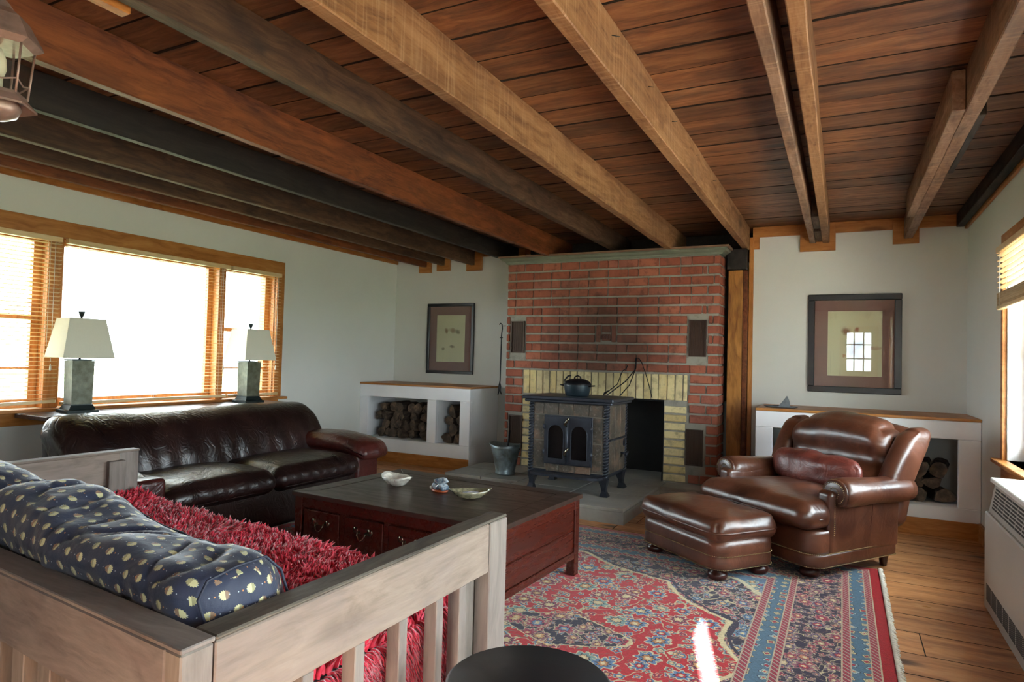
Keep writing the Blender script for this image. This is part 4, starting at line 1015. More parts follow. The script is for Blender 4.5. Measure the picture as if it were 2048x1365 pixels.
for side in (1, -1):
    y = RY-1.7
    while y < RY+1.7:
        x = RX+side*(2.195); L = rr.uniform(.018, .028); dy = rr.uniform(-.012, .012)
        m.bm.faces.new([m.bm.verts.new(p) for p in ((x, y, .007), (x, y+.007, .007), (x+side*L, y+.006+dy, .004), (x+side*L, y+.001+dy, .004))])
        m.tube([(x, y+.003, .006), (x+side*L*.5, y+.003+dy*.3, .008), (x+side*L, y+.003+dy, .003)], .0028, 4)
        y += .0062
o = m.build('fringe', 'fringe', rt_); o['kind'] = 'stuff'

# ================================================================== LEATHER SOFA (along the window wall)
sf = thing('leather_sofa', 'long dark brown leather sofa with rolled back under the wide window', 'sofa', (-3.65, 3.05, 0))
ys0, ys1 = 2.02, 4.08
m = MB(); m.soft(.78, ys1-ys0-.5, .27, .03, 16, c=(-3.62, (ys0+ys1)/2, .165)); m.build('base', 'sofa', sf)
# back: swept profile along y with end flare
def back_pt(p, u):
    # p local: x thickness(-.5..), y length, z height ; lean back and roll
    z = p.z; lean = -.16*max(0, (z+.14))/.3; bulge = .05*math.sin(max(0, min(1, (z+.14)/.36))*pi)
    e = abs(u.y); drop = -.045*max(0, (e-.86)/.14)**2
    ru = .006*math.sin(p.y*42+2.2*noise.noise(Vector((p.y*4, z*2, 0))))*max(0, u.x)*(1-abs(u.z))
    return (p.x+lean+bulge*(1 if u.x > 0 else .3)+ru, p.y+.03*max(0, u.z)*u.y, p.z+drop+.01*noise.noise(Vector((p.y*1.7, 0, 0))))
m = MB(); m.soft(.24, 1.96, .46, .1, 60, back_pt, c=(-3.80, 3.05, .53), nz=.006, nsc=5); m.build('backrest', 'sofa', sf)
m = MB(); m.soft(.10, 1.9, .62, .04, 20, lambda p, u: (p.x-.08*(u.z+1)/2, p.y, p.z), c=(-3.98, 3.05, .35)); m.build('back_panel', 'sofa', sf)
def seat_pt(seed):
    def f(p, u):
        crown = .035*(1-u.x**2)*(1-u.y**4)*(1 if u.z > 0 else .1)
        z = p.z+crown
        if u.z > 0: z -= .012*max(0, -u.x)
        front = .02*math.cos(u.z*1.4)*max(0, u.x)
        wr = .003*math.sin(p.y*70+3*noise.noise(Vector((p.y*5, seed, 0))))*max(0, u.x)*(abs(u.z) < 1)
        return (p.x+front+wr, p.y+.0*u.x, z)
    return f
for i, (a, b) in enumerate(((2.27, 3.01), (3.015, 3.80))):
    m = MB(); m.soft(.66, b-a, .155, .07, 30, seat_pt(i*3.1), c=(-3.50, (a+b)/2, .335), nz=.006, nsc=6, seed=i); m.build('seat_cushion', 'sofa', sf)
    m = MB(); m.tube([(-3.163+.004*math.sin(k), a+.05+(b-a-.1)*k/12, .295) for k in range(13)], .004, 6); m.build('piping', 'sofa', sf)
for i, yy in enumerate((2.155, 3.935)):
    m = MB(); m.soft(.80, .25, .44, .03, 14, lambda p, u: (p.x, p.y, p.z), c=(-3.61, yy, .25)); m.build('arm_panel', 'sofa_arm', sf)
    sg = 1 if i else -1
    def armw(p, u, sg=sg): return (p.x+.05*max(0, u.x)*(1-abs(u.y)*.5), p.y+sg*.02*u.x, p.z-.06*max(0, u.x)**2+.018*(1-u.y**2)*(u.z > 0)-.02*abs(u.x)**3*(u.z > 0))
    m = MB(); m.soft(.76 if i else .70, .33 if i else .27, .12, .055, 22, armw, c=(-3.56-(0 if i else .04), yy+(.01 if i else -.01), .475 if i else .44), nz=.007, nsc=7, seed=i+9); m.build('arm_pad', 'sofa_arm' if i else 'sofa', sf)
m = MB()
for x in (-3.95, -3.27):
    for y in (2.1, 4.0): m.lathe([(.03, .0108), (.035, .03)], (x, y, 0), 12)
m.build('glides', 'blackwood', sf)['kind'] = 'stuff'
# console table + lamps
ct = thing('console_table', 'narrow dark wood console table between sofa and window wall', 'table', (-4.55, 3.2, 0))
sub_boxes('tabletop', 'darkconsole', ct, [(-4.73, -4.36, 2.27, 4.25, .69, .718)], .004)
sub_boxes('apron', 'darkconsole', ct, [(-4.70, -4.40, 2.6, 4.19, .63, .69)], .003)
for x in (-4.68, -4.42):
    for y in (2.63, 4.17):
        m = MB(); m.box(x-.025, x+.025, y-.025, y+.025, 0, .62, bev=.003); m.build('leg', 'darkconsole', ct)
def lamp(label, x, y, ang):
    t_ = thing('table_lamp', label, 'lamp', (x, y, .719), ang, 'square shaded table lamps')
    def fr(name, mat, prof, bev=0):
        m = MB(); rows = []
        for (h_, z, k) in prof: rows.append([m.bm.verts.new((a*h_, b*h_*k, z)) for a, b in ((-1, -1), (1, -1), (1, 1), (-1, 1))])
        for a, b in zip(rows, rows[1:]):
            for j in range(4): m.bm.faces.new((a[j], a[(j+1) % 4], b[(j+1) % 4], b[j]))
        m.bm.faces.new(rows[0]); m.bm.faces.new(rows[-1]); return m.build(name, mat, t_, local=True)
    fr('foot', 'patina_dark', [(.093, 0, 1), (.093, .018, 1), (.08, .022, 1), (.066, .05, 1), (.066, .056, 1)])
    fr('column', 'patina', [(.062, .057, 1), (.066, .34, 1), (.066, .345, 1)])
    fr('cap', 'patina_dark', [(.069, .346, 1), (.069, .355, 1)])
    m = MB(); m.lathe([(.008, .355), (.008, .66)], (0, 0, 0), 10); m.build('stem', 'brass', t_, local=True)
    m = MB(); outer = []; th = .002
    n = 8
    for zi in range(n+1):
        q = zi/n; h_ = .154-(.154-.108)*q; h2 = h_; z = .365+.262*q
        row = []
        for inner in (0, th): 
            row.append([m.bm.verts.new((a*(h_-inner), b*(h2-inner), z)) for a, b in ((-1, -1), (1, -1), (1, 1), (-1, 1))])
        outer.append(row)
    for r0, r1 in zip(outer, outer[1:]):
        for s_ in (0, 1):
            for j in range(4): m.bm.faces.new((r0[s_][j], r0[s_][(j+1) % 4], r1[s_][(j+1) % 4], r1[s_][j]))
    for r0 in (outer[0], outer[-1]):
        for j in range(4): m.bm.faces.new((r0[0][j], r0[0][(j+1) % 4], r0[1][(j+1) % 4], r0[1][j]))
    m.build('lamp_shade', 'shade', t_, local=True)
    m = MB(); m.lathe([(.006, .62), (.006, .64), (.012, .645), (.02, .672), (.02, .676), (.001, .676)], (0, 0, 0), 10); m.build('finial', 'patina_dark', t_, local=True)
    m = MB()
    for a in range(3): m.tube([(0, 0, .618), (.10*math.cos(a*2.094), .10*math.sin(a*2.094), .618)], .002, 5)
    m.build('shade_spider', 'brass', t_, local=True)
    m = MB(); m.lathe([(.001, .43), (.022, .45), (.03, .49), (.02, .53), (.012, .545)], (0, 0, 0), 12); m.build('bulb', 'white', t_, local=True)
    return t_
lamp('table lamp with square cream shade nearer the camera, in front of the left blind', -4.56, 2.56, math.radians(-8.5))
lamp('square-shaded table lamp at the far end of the console beside the narrow window sash', -4.56, 3.96, math.radians(-5))

# ================================================================== COFFEE TABLE
cf = thing('coffee_table', 'low square mahogany chest table with drawers standing on the patterned rug', 'table', (-1.285, 2.44, .009))
tx0, tx1, ty0, ty1 = -2.545, -1.285, 2.44, 3.31
sub_boxes('panel_top', 'tabletop', cf, [(tx0+.10, tx1-.115, ty0+.10, ty1-.10, .415, .4335)], .001)
for pts in ([(tx0, ty0), (tx1, ty0), (tx1-.113, ty0+.098), (tx0+.098, ty0+.098)], [(tx1, ty0+.002), (tx1, ty1-.002), (tx1-.111, ty1-.1), (tx1-.111, ty0+.1)], [(tx1, ty1), (tx0, ty1), (tx0+.098, ty1-.098), (tx1-.113, ty1-.098)], [(tx0, ty1-.002), (tx0, ty0+.002), (tx0+.096, ty0+.1), (tx0+.096, ty1-.1)]):
    m = MB(); m.prism(pts, .412, .435); bmesh.ops.bevel(m.bm, geom=m.bm.edges[:], offset=.0015, segments=1, affect='EDGES'); m.build('top_rail', 'tabletop', cf)
e = .012
m = MB(); m.box(tx0+e+.02, tx1-e-.02, ty0+e+.02, ty1-e-.02, .10, .412); m.build('carcass', 'maho', cf)
for x in (tx0+e, tx1-e-.05):
    for y in (ty0+e, ty1-e-.05):
        m = MB(); m.box(x, x+.05, y, y+.05, .0095, .412, bev=.003); m.build('leg', 'maho', cf)
for (a, b, c0, c1) in ((tx0+e+.05, tx1-e-.05, ty0+e+.003, ty0+e+.02), (tx0+e+.05, tx1-e-.05, ty1-e-.02, ty1-e-.003), (tx1-e-.02, tx1-e-.003, ty0+e+.05, ty1-e-.05), (tx0+e+.003, tx0+e+.02, ty0+e+.05, ty1-e-.05)):
    m = MB(); m.box(a, b, c0, c1, .36, .412, bev=.002); m.build('upper_rail', 'maho', cf)
    m = MB(); m.box(a, b, c0, c1, .10, .135, bev=.002); m.build('lower_rail', 'maho', cf)
# side panels of boards (right end)
for sx_, xx in ((1, tx1-e-.012), (-1, tx0+e+.012)):
    for z0_, z1_ in ((.137, .243), (.252, .358)):
        m = MB(); m.box(xx-.008, xx+.004, ty0+e+.055, ty1-e-.055, z0_, z1_, bev=.003); m.build('side_board', 'maho', cf)
for side_y, sg in ((ty0+e, -1), (ty1-e, 1)):
    n = 4; W = (tx1-tx0-2*e-.1)/n
    for k in range(n):
        a = tx0+e+.05+W*k; b = a+W
        y0_, y1_ = (side_y-.002, side_y+.014) if sg < 0 else (side_y-.014, side_y+.002)
        m = MB(); m.box(a+.018, b-.018, y0_, y1_, .14, .352, bev=.003)
        d_ = m.build('drawer', 'maho', cf)
        if k: 
            m = MB(); m.box(a-.016, a+.016, (side_y+.002) if sg < 0 else side_y-.02, (side_y+.02) if sg < 0 else side_y-.002, .136, .36, bev=.002); m.build('stile', 'maho', cf)
        cxh = (a+b)/2; yh = y0_ if sg < 0 else y1_
        m = MB(); m.box(cxh-.045, cxh+.045, min(yh, yh+sg*.003), max(yh, yh+sg*.003), .285, .312, bev=.001)
        for q in (-.047, .047): m.lathe([(.001, 0), (.016, 0), (.016, .0035), (.001, .0035)] if sg > 0 else [(.001, 0), (.016, 0), (.016, -.0035), (.001, -.0035)], (cxh+q, yh, .2985), 10, axis='y')
        m.tube([(cxh-.024, yh+sg*.006, .296), (cxh-.025, yh+sg*.014, .28), (cxh-.013, yh+sg*.016, .262), (cxh, yh+sg*.016, .256), (cxh+.013, yh+sg*.016, .262), (cxh+.025, yh+sg*.014, .28), (cxh+.024, yh+sg*.006, .296)], .0035, 6)
        m.build('handle', 'brass', d_)
cf.rotation_euler = (0, 0, math.radians(-3.2))
# things on the table
def shell_bowl(label, x, y, L, W, h_, rot, mat, wav, obj='bowl', inner=None):
    t_ = thing('ceramic_bowl' if obj == 'bowl' else 'shell_dish', label, 'bowl', (x, y, .435), rot)
    m = MB(); n = 36; prof = [(.001, .004), (.35, .004), (.62, .25), (.85, .65), (1, 1), (.965, 1.0), (.8, .62), (.58, .28), (.3, .12), (.001, .10)]
    rows = []
    for r_, z in prof:
        ring = []
        for i in range(n):
            a = 2*pi*i/n; k = abs(math.cos(a))**6; rx = L*r_*(1+.12*k*r_*r_); ry = W*r_*(1+wav*math.sin(a*9)*r_*r_)
            ring.append(m.bm.verts.new((rx*math.cos(a), ry*math.sin(a), z*h_+(.25*h_*k+wav*.25*h_*math.sin(a*11))*(r_ > .8))))
        rows.append(ring)
    for a, b in zip(rows, rows[1:]):
        for j in range(n): f = m.bm.faces.new((a[j], a[(j+1) % n], b[(j+1) % n], b[j])); f.smooth = True
    m.bm.faces.new(rows[0]); m.bm.faces.new(rows[-1]); m.build('dish', mat, t_, local=True)
    if inner:
        m = MB(); m.lathe([(.001, .012), (.012, .014), (.02, .022), (.012, .034), (.001, .037)], (0, 0, 0), 12, sx=3.2, sy=.9); m.build('shell_inside', 'pearl', t_, local=True)
    return t_
shell_bowl('cream speckled ceramic bowl with pointed ends, leftmost thing on the coffee table', -2.19, 2.93, .105, .075, .05, math.radians(-22), 'cer1', .05)
shell_bowl('pale abalone shell dish holding a pearly shell, rightmost thing on the coffee table', -1.68, 2.87, .10, .062, .042, math.radians(38), 'cer3', .02, 'shell', 1)
t_ = thing('shell_ornament', 'small blue and white shell ornament on an orange base, middle of the coffee table', 'ornament', (-1.905, 2.93, .435), math.radians(-10))
m = MB(); m.lathe([(.001, 0), (.045, 0), (.05, .006), (.04, .012), (.001, .012)], (0, 0, 0), 18, sx=1.1, sy=.7); m.build('base', 'orange', t_, local=True)
m = MB(); m.soft(.085, .06, .03, .014, 8, lambda p, u: (p.x, p.y, p.z+.006*math.sin(p.x*120)), c=(.005, 0, .026)); m.build('lower_shell', 'cer2', t_, local=True)
m = MB(); m.soft(.05, .02, .05, .01, 8, lambda p, u: (p.x+.015*u.z, p.y+.012*u.z, p.z*(1-.3*abs(u.x))), c=(0, .01, .055), rot=Matrix.Rotation(.5, 3, 'Y')); m.build('upright_shell', 'cer2', t_, local=True)
m = MB(); m.lathe([(.001, .008), (.012, .012), (.012, .022), (.001, .028)], (-.048, -.01, 0), 10); m.build('snail_shell', 'cer1', t_, local=True)

# ================================================================== ARMCHAIR + OTTOMAN
AR = math.radians(-38)
def nails(name, parent, pts, step=.0095, r=.0036, closed=False):
    m = MB(); P = [Vector(p) for p in pts]
    if closed: P.append(P[0])
    acc = 0; last = P[0]
    tmpl = [(.0, 0)]
    def dot(c):
        b = bmesh.new(); bmesh.ops.create_icosphere(b, subdivisions=1, radius=r)
        for v in b.verts: v.co = v.co*.9+c
        for f in b.faces: f.smooth = True
        m.add(b)
    for a, b in zip(P, P[1:]):
        L = (b-a).length; k = 0
        while acc+k*step < L: dot(a+(b-a)*((acc+k*step)/L)); k += 1
        acc = acc+k*step-L
    o = m.build(name, 'nail', parent, local=True); o['kind'] = 'stuff'; return o
def rrect(hw, y0, y1, r, n=6, hwb=None):
    hwb = hwb or hw; pts = []
    for (cx, cy, a0) in ((hw-r, y0+r, -90), (hwb-.04, y1-.04, 0), (-hwb+.04, y1-.04, 90), (-hw+r, y0+r, 180)):
        rr_ = r if cy < (y0+y1)/2 else .04
        for i in range(n+1):
            a = math.radians(a0+90*i/n); pts.append((cx+rr_*math.cos(a), cy+rr_*math.sin(a)))
    return pts
ch_ = thing('leather_armchair', 'reddish brown leather club armchair with rolled arms and brass nail trim', 'armchair', (-.459, 4.075, 0), AR)
def rail(outline, z0, z1, name, mat, parent, zf=None, bul=.006):
    m = MB(); rows = []
    for k in range(7):
        q = k/6; off = bul*math.sin(q*pi); row = []
        for (x, y) in outline:
            L = math.hypot(x, y-.35) or 1
            zb = z0+(zf(x, y) if zf else 0); zt = z1+(zf(x, y)*.75 if zf else 0)
            row.append(m.bm.verts.new((x+off*x/L, y+off*(y-.35)/L, zb+(zt-zb)*q)))
        rows.append(row)
    n = len(outline)
    for a, b in zip(rows, rows[1:]):
        for j in range(n): f = m.bm.faces.new((a[j], a[(j+1) % n], b[(j+1) % n], b[j])); f.smooth = True
    m.bm.faces.new(rows[0]); m.bm.faces.new(rows[-1])
    return m.build(name, mat, parent, local=True)
OL = rrect(.425, 0, .74, .09, hwb=.385)
wave = lambda x, y: .022*math.sin(max(0, min(1, (y-.08)/.6))*pi)**2
rail(OL, .075, .145, 'skirt_band', 'chair', ch_, wave, .004)
rail([(x*.975, .37+(y-.37)*.985) for x, y in OL], .14, .268, 'frame', 'chair', ch_, None, .002)
nails('nail_trim', ch_, [(x*1.008, .37+(y-.37)*1.008, .078+wave(x, y)) for x, y in OL], closed=True)
nails('nail_trim', ch_, [(x*1.008, .37+(y-.37)*1.008, .148+wave(x, y)*.75) for x, y in OL], closed=True)
# side body panels
for s_ in (-1, 1):
    m = MB(); m.soft(.10, .62, .36, .03, 14, lambda p, u, s_=s_: (p.x-s_*.03*(u.y+1)/2+s_*.004*u.z, p.y, p.z), c=(s_*.375, .435, .30)); m.build('side_panel', 'chair', ch_, local=True)
    for yy in (.36, .47):
        m = MB(); m.tube([(s_*(.4155+.003*(k-4)/4+.003-.03*(yy-.1)/.65*.55), yy+.012*math.sin(k*.4), .26+.21*k/8) for k in range(9)], .0025, 5); m.build('seam', 'foot', ch_, local=True)
    # rolled arm
    m = MB(); n = 20; rows = []
    for k in range(15):
        q = k/14; y = .175+.60*q; r_ = .080-.008*q+.003*math.sin(q*9); 
        if k in (0,): r_ *= .93
        rows.append([m.bm.verts.new((s_*(.395+.02*(1-q))+r_*1.12*math.cos(a)+.0, y, .468-.01*q+r_*math.sin(a))) for a in [2*pi*i/n for i in range(n)]])
    for a, b in zip(rows, rows[1:]):
        for j in range(n): f = m.bm.faces.new((a[j], a[(j+1) % n], b[(j+1) % n], b[j])); f.smooth = True
    m.bm.faces.new(rows[0]); m.bm.faces.new(rows[-1]); m.build('arm_roll', 'chair', ch_, local=True)
    cx = s_*.413
    m = MB(); m.lathe([(.001, .163), (.058, .163), (.070, .168), (.077, .177), (.001, .18)], (cx, 0, .468), 20, axis='y', sx=1.1); m.build('arm_facing', 'chair', ch_, local=True)
    m = MB(); m.soft(.075, .02, .22, .01, 8, c=(s_*.386, .166, .355)); m.build('arm_front_panel', 'chair', ch_, local=True)
    nails('nail_trim', ch_, [(cx+s_*.0+.058*math.cos(a)*1.1, .161, .468+.058*math.sin(a)) for a in [math.radians(-60+ (i*300/24)) for i in range(25)]] if s_ > 0 else [(cx-.058*math.cos(a)*1.1, .161, .468+.058*math.sin(a)) for a in [math.radians(-60+(i*300/24)) for i in range(25)]], .011)
    nails('nail_trim', ch_, [(s_*.424, .157, .42), (s_*.424, .157, .24)], .011)
    nails('nail_trim', ch_, [(cx+s_*.03*math.cos(a), .160, .468+.03*math.sin(a)) for a in [math.radians(i*18) for i in range(20)]], .011)
# seat cushion (T shape)
def seatw(p, u):
    x, y, z = p
    if u.y > -.25: x *= .80
    else: x *= 1-.20*max(0, (u.y+.45)/.2) if u.y > -.45 else 1
    z += .035*(1-u.x**2)*(1-u.y**2)*(1 if u.z > 0 else .2)
    y -= .012*math.cos(u.z*1.5)*(u.y < -.5)
    return (x, y, z)
m = MB(); m.soft(.85, .64, .155, .075, 26, seatw, c=(0, .27, .345), nz=.008, nsc=8, seed=3); m.build('seat_cushion', 'chair', ch_, local=True)
m = MB(); m.tube([(.425*math.cos(a)**1 if False else x, y, .335) for x, y in [(.33, .165), (.405, .12), (.422, .06), (.41, -.01), (.36, -.052), (.0, -.064), (-.36, -.052), (-.41, -.01), (-.422, .06), (-.405, .12), (-.33, .165)] for a in (0,)], .0045, 6); m.build('piping', 'chair', ch_, local=True)
# back
def backw(p, u):
    z = p.z; w_ = 1-.04*max(0, u.z)-.10*max(0, u.z)**5; lean = .17*(z+.24)/.48
    arch = -.05*abs(u.x)**2.5*max(0, u.z)
    roll = -.035*math.exp(-((u.z-.55)/.4)**2)*(u.y < 0) + .03*math.exp(-((u.z+.1)/.3)**2)*(u.y < 0)
    return (p.x*w_, p.y+lean+roll, z+arch)
m = MB(); m.soft(.70, .20, .48, .09, 26, backw, c=(0, .655, .625), nz=.010, nsc=7, seed=5); m.build('back_cushion', 'chair', ch_, local=True)
m = MB(); m.soft(.80, .14, .60, .06, 20, lambda p, u: (p.x*(1-.03*max(0, u.z)), p.y+.18*(p.z+.3)/.6, p.z-.05*abs(u.x)**3*max(0, u.z)), c=(0, .745, .52)); m.build('outer_back', 'chair', ch_, local=True)
for s_ in (-1, 1):
    def wing(p, u, s_=s_):
        h_ = (u.z+1)/2
        return (p.x+s_*(.03*h_), p.y*(.55+.45*(1-abs(u.z)**3)) + .20*h_**1.2 - .01, p.z)
    m = MB(); m.soft(.12, .24, .42, .055, 16, wing, c=(s_*.385, .67, .60), nz=.004, nsc=6); m.build('wing', 'chair', ch_, local=True)
    m = MB(); m.tube([(s_*(.42+.03*q), .60+.24*q**1.2+.06*math.sin(q*3), .45+.33*q) for q in [i/10 for i in range(11)]], .003, 5); m.build('piping', 'chair', ch_, local=True)
def lumb(p, u):
    k = 1-.55*abs(u.x)**2.6
    return (p.x, p.y*k-.025*(1-u.z**2)*0, p.z*(.45+.55*k)+.02*noise.noise(Vector((p.x*6, 0, 2)))+.07*p.y)
m = MB(); m.soft(.64, .17, .22, .08, 26, lumb, c=(0, .515, .515), rot=Matrix.Rotation(.42, 3, 'X') if False else None, nz=.022, nsc=7, seed=8); lu = m.build('lumbar_pillow', 'chair_red', ch_, local=True)
lu.rotation_euler = (0, 0, 0)
for s_ in (-1, 1):
    m = MB(); m.lathe([(.03, 0.0095), (.045, .014), (.055, .034), (.05, .055), (.03, .066), (.04, .08)], (s_*.33, .085, 0), 16); m.build('bun_foot', 'foot', ch_, local=True)
    m = MB(); m.lathe([(.018, 0), (.022, .03), (.03, .08), (.03, .10)], (s_*.33, .69, 0), 10); m.build('back_foot', 'foot', ch_, local=True)

ot = thing('leather_ottoman', 'matching brown leather ottoman with brass nail trim in front of the armchair', 'ottoman', (-.70, 3.89, 0), AR)
OT = [(x, y-.21) for x, y in rrect(.335, 0, .42, .085)]
OT = []
for (cx, cy, a0) in ((.335-.085, -.21+.085, -90), (.25, .125, 0), (-.25, .125, 90), (-.25, -.125, 180)):
    for i in range(9):
        a = math.radians(a0+90*i/8); OT.append((cx+.085*math.cos(a), cy+.085*math.sin(a)))
m = MB(); rows = []
for q, z in ((1, .07), (1.012, .085), (1.012, .12), (1.0, .14), (1.012, .155), (1.015, .19), (.99, .225)):
    rows.append([m.bm.verts.new((x*q, y*q, z)) for x, y in OT])
n = len(OT)
for a, b in zip(rows, rows[1:]):
    for j in range(n): f = m.bm.faces.new((a[j], a[(j+1) % n], b[(j+1) % n], b[j])); f.smooth = True
m.bm.faces.new(rows[0]); m.bm.faces.new(rows[-1]); m.build('body', 'chair', ot, local=True)
for z in (.074, .142): nails('nail_trim', ot, [(x*1.02, y*1.02, z) for x, y in OT], closed=True)
def otw(p, u):
    z = p.z+(.03*(1-u.x**2)*(1-u.y**2) if u.z > 0 else 0)
    return (p.x, p.y, z)
m = MB(); 
def otw2(p, u):
    x, y, z = otw(p, u); k = 1-.06*(abs(u.x)*abs(u.y))**4
    return (x*k, y*k, z)
m.soft(.715, .475, .125, .062, 26, otw2, c=(0, 0, .272), nz=.009, nsc=9, seed=11); m.build('cushion', 'chair', ot, local=True)
m = MB(); m.tube([(x*1.07, y*1.11, .268) for x, y in OT], .005, 6, closed=True); m.build('piping', 'chair', ot, local=True)
for sx_ in (-1, 1):
    for sy_ in (-1, 1):
        m = MB(); m.lathe([(.03, .0095), (.044, .014), (.054, .03), (.05, .048), (.03, .058), (.036, .072)], (sx_*.265, sy_*.145, 0), 16); m.build('bun_foot', 'foot', ot, local=True)

# ================================================================== SLATTED WOODEN BENCH
BO = Vector((-.915, .684, 0)); BU = Vector((-.9956, .09, 0)); BV = Vector((.012, .9999, 0))
def W(p): return BO + BU*p[0] + BV*p[1] + Vector((0, 0, p[2]))
bn = thing('wooden_daybed', 'weathered pale wooden slatted daybed frame in the foreground', 'daybed', (-1.97, 1.3, 0))
def bpart(name, mat, boxes, bev=.003, parent=None):
    for b in boxes:
        m = MB(); m.box(*b, bev=bev)
        for v in m.bm.verts: v.co = W(v.co)
        o = m.build(name, mat, parent or bn)
Lu, Lv = 2.12, 1.08
bpart('arm_rail', 'bench_y', [(0, .061, .063, .975, .532, .672), (Lu-.06, Lu, .063, .985, .532, .672)])
bpart('rail_cap', 'bench_cap', [(0, .062, .064, Lv, .6725, .681)], .003)
bpart('rail_cap', 'bench_y', [(Lu-.06, Lu, .064, Lv, .6725, .681)], .002)
bpart('back_rail', 'bench_x', [(.046, Lu-.046, 0, .062, .532, .672)])
bpart('rail_cap', 'bench_x', [(0, Lu, 0, .063, .6725, .681)], .002)
bpart('corner_post', 'bench_z', [(0, .045, 0, .06, 0, .672), (Lu-.045, Lu, 0, .06, 0, .672)])
bpart('front_post', 'bench_z', [(-.002, .05, .977, Lv, .0108, .672), (Lu-.05, Lu, .987, Lv, .0108, .672)])
bpart('post_block', 'bench_z', [(.052, .088, .925, 1.0, .0108, .64), (Lu-.088, Lu-.052, .925, 1.0, .0108, .64)])
for v in (.113, .263, .413, .565, .718, .862-.035): bpart('slat', 'bench_z', [(.004, .044, v, v+.032, .10, .531), (Lu-.044, Lu-.004, v, v+.032, .10, .531)], .002)
u = .10
while u < Lu-.12: bpart('slat', 'bench_z', [(u, u+.052, .006, .044, .10, .531)], .002); u += .113
bpart('lower_rail', 'bench_y', [(.004, .046, .062, .975, .06, .098), (Lu-.046, Lu-.004, .062, .975, .06, .098)])
bpart('lower_rail', 'bench_x', [(.046, Lu-.046, .006, .046, .06, .098)])
bpart('seat_rail', 'bench_x', [(.09, Lu-.09, .99, 1.03, .18, .27), (.09, Lu-.09, .06, .10, .18, .25)])
bpart('seat_deck', 'bench_x', [(.06, Lu-.06, .105, .985, .245, .262)])
t_ = thing('seat_mattress', 'navy upholstered seat mattress lying on the daybed under the red throw', 'mattress', (-1.97, 1.25, .262))
m = MB(); m.soft(1.93, .90, .16, .05, 20, lambda p, u: W((p.x+1.06, p.y+.54, p.z)), c=(0, 0, .343))
uvl = None
m.build('cushion', 'navy', t_)
def fab_uv(o, fn):
    me = o.data; uv = me.uv_layers.new(name='UVMap')
    for p_ in me.polygons:
        for li in p_.loop_indices: uv.data[li].uv = fn(me.vertices[me.loops[li].vertex_index].co, p_.normal)
def back_cushion(label, u0, u1, hz, seed, tiltl=0, name='back_cushion'):
    uc = (u0+u1)/2; L = u1-u0
    t_ = thing(name, label, 'cushion', tuple(W((uc, .25, .44))))
    rec = {}
    def wp(p, q):
        x, y, z = p
        # lean back, sag in the middle, pinched ends
        sag = -.028*math.cos(q.x*2.6+seed)*max(0, q.z)
        lump = .016*noise.noise(Vector((x*4+seed, z*5, y*5)))
        fold = .008*math.sin(x*9+z*14+seed*2)*(1-abs(q.x))
        cr_ = noise.noise(Vector((x*3.2+z*5+seed, z*3-x*2, y*4))); cr2 = noise.noise(Vector((x*7-z*6+seed*3, z*6, y*6))); crease = .013*math.exp(-(cr_/.07)**2)+.007*math.exp(-(cr2/.06)**2); z -= crease*max(0, q.z)*.8; y -= crease*(.7 if q.y > 0 else -.7)*(1-max(0, q.z))
        end = 1-.16*abs(q.x)**6
        end = 1-.08*abs(q.x)**6; y2 = y*end-.10*(z+.16)/.32 + fold+.02; z2 = z*(1-.06*abs(q.x)**5)+sag+lump+tiltl*x
        return W((uc+x, .245+y2, hz+z2))
    m = MB(); m.soft(L, .25, .33, .085, 90, wp, nz=.008, nsc=11, seed=seed)
    o = m.build('cover', 'navy', t_)
    inv = PM[t_.name]
    def uvf(co, nn_):
        w_ = inv @ co - BO; uu = w_.dot(BU); vv = w_.y-uu*.09
        if abs(nn_.dot(BU)) > .75: return (vv+.3, w_.z)
        a = math.atan2(w_.z-hz, -(vv-.21))
        return (uu, a*.19+.002*math.sin(uu*20))
    fab_uv(o, uvf)
    k_ = .085*(1-.7071); hx, hy, hz_ = L/2-k_*.6, .125-k_, .165-k_
    top = [(-L/2*.84+L*.84*k/40, hy, hz_) for k in range(41)]
    lo = .06; e2 = [(hx, y_, z_) for y_, z_ in [(-hy, -.165+lo), (-hy-.004, 0), (-hy, hz_-.03), (-hy+.03, hz_+.006), (0, hz_+.012), (hy-.03, hz_+.008), (hy, hz_-.03), (hy+.005, 0), (hy, -.165+lo)]]
    for seam in (top, e2, [(-x, y_, z_) for x, y_, z_ in e2]):
        mm = MB(); mm.tube([wp(Vector(p), Vector((p[0]/(L/2), p[1]/.125, p[2]/.165))) for p in seam], .003, 6); mm.build('piping', 'navyplain', t_)
    return t_, o
back_cushion('long navy leaf-patterned back cushion at the right end of the daybed', .075, 1.02, .615, 1.3)
back_cushion('second navy leaf-patterned back cushion at the left end of the daybed', 1.03, 2.045, .625, 4.1)

# red shaggy throw
th = thing('shaggy_throw', 'red long-pile shaggy wool throw covering the daybed seat', 'throw', (-1.97, 1.3, .43))
def surf_top(a, b):  # a along u 0..1, b along v 0..1
    u = .085+1.95*a; v = .36+.80*b
    z = .445+.02*noise.noise(Vector((u*3, v*3, 0)))+.035*max(0, (a-.8)/.2)+.0*b
    if v > 1.06: z -= (v-1.06)*1.2
    return (u, v, z)
m = MB(); n1_, n2_ = 40, 18
g = [[m.bm.verts.new(W(surf_top(i/n1_, j/n2_))) for j in range(n2_+1)] for i in range(n1_+1)]
for i in range(n1_):
    for j in range(n2_): f = m.bm.faces.new((g[i][j], g[i+1][j], g[i+1][j+1], g[i][j+1])); f.smooth = True
fr_ = [[m.bm.verts.new(W((.085+1.95*i/n1_, 1.16+.01*math.sin(i), .33-.24*j/6))) for j in range(7)] for i in range(n1_+1)]
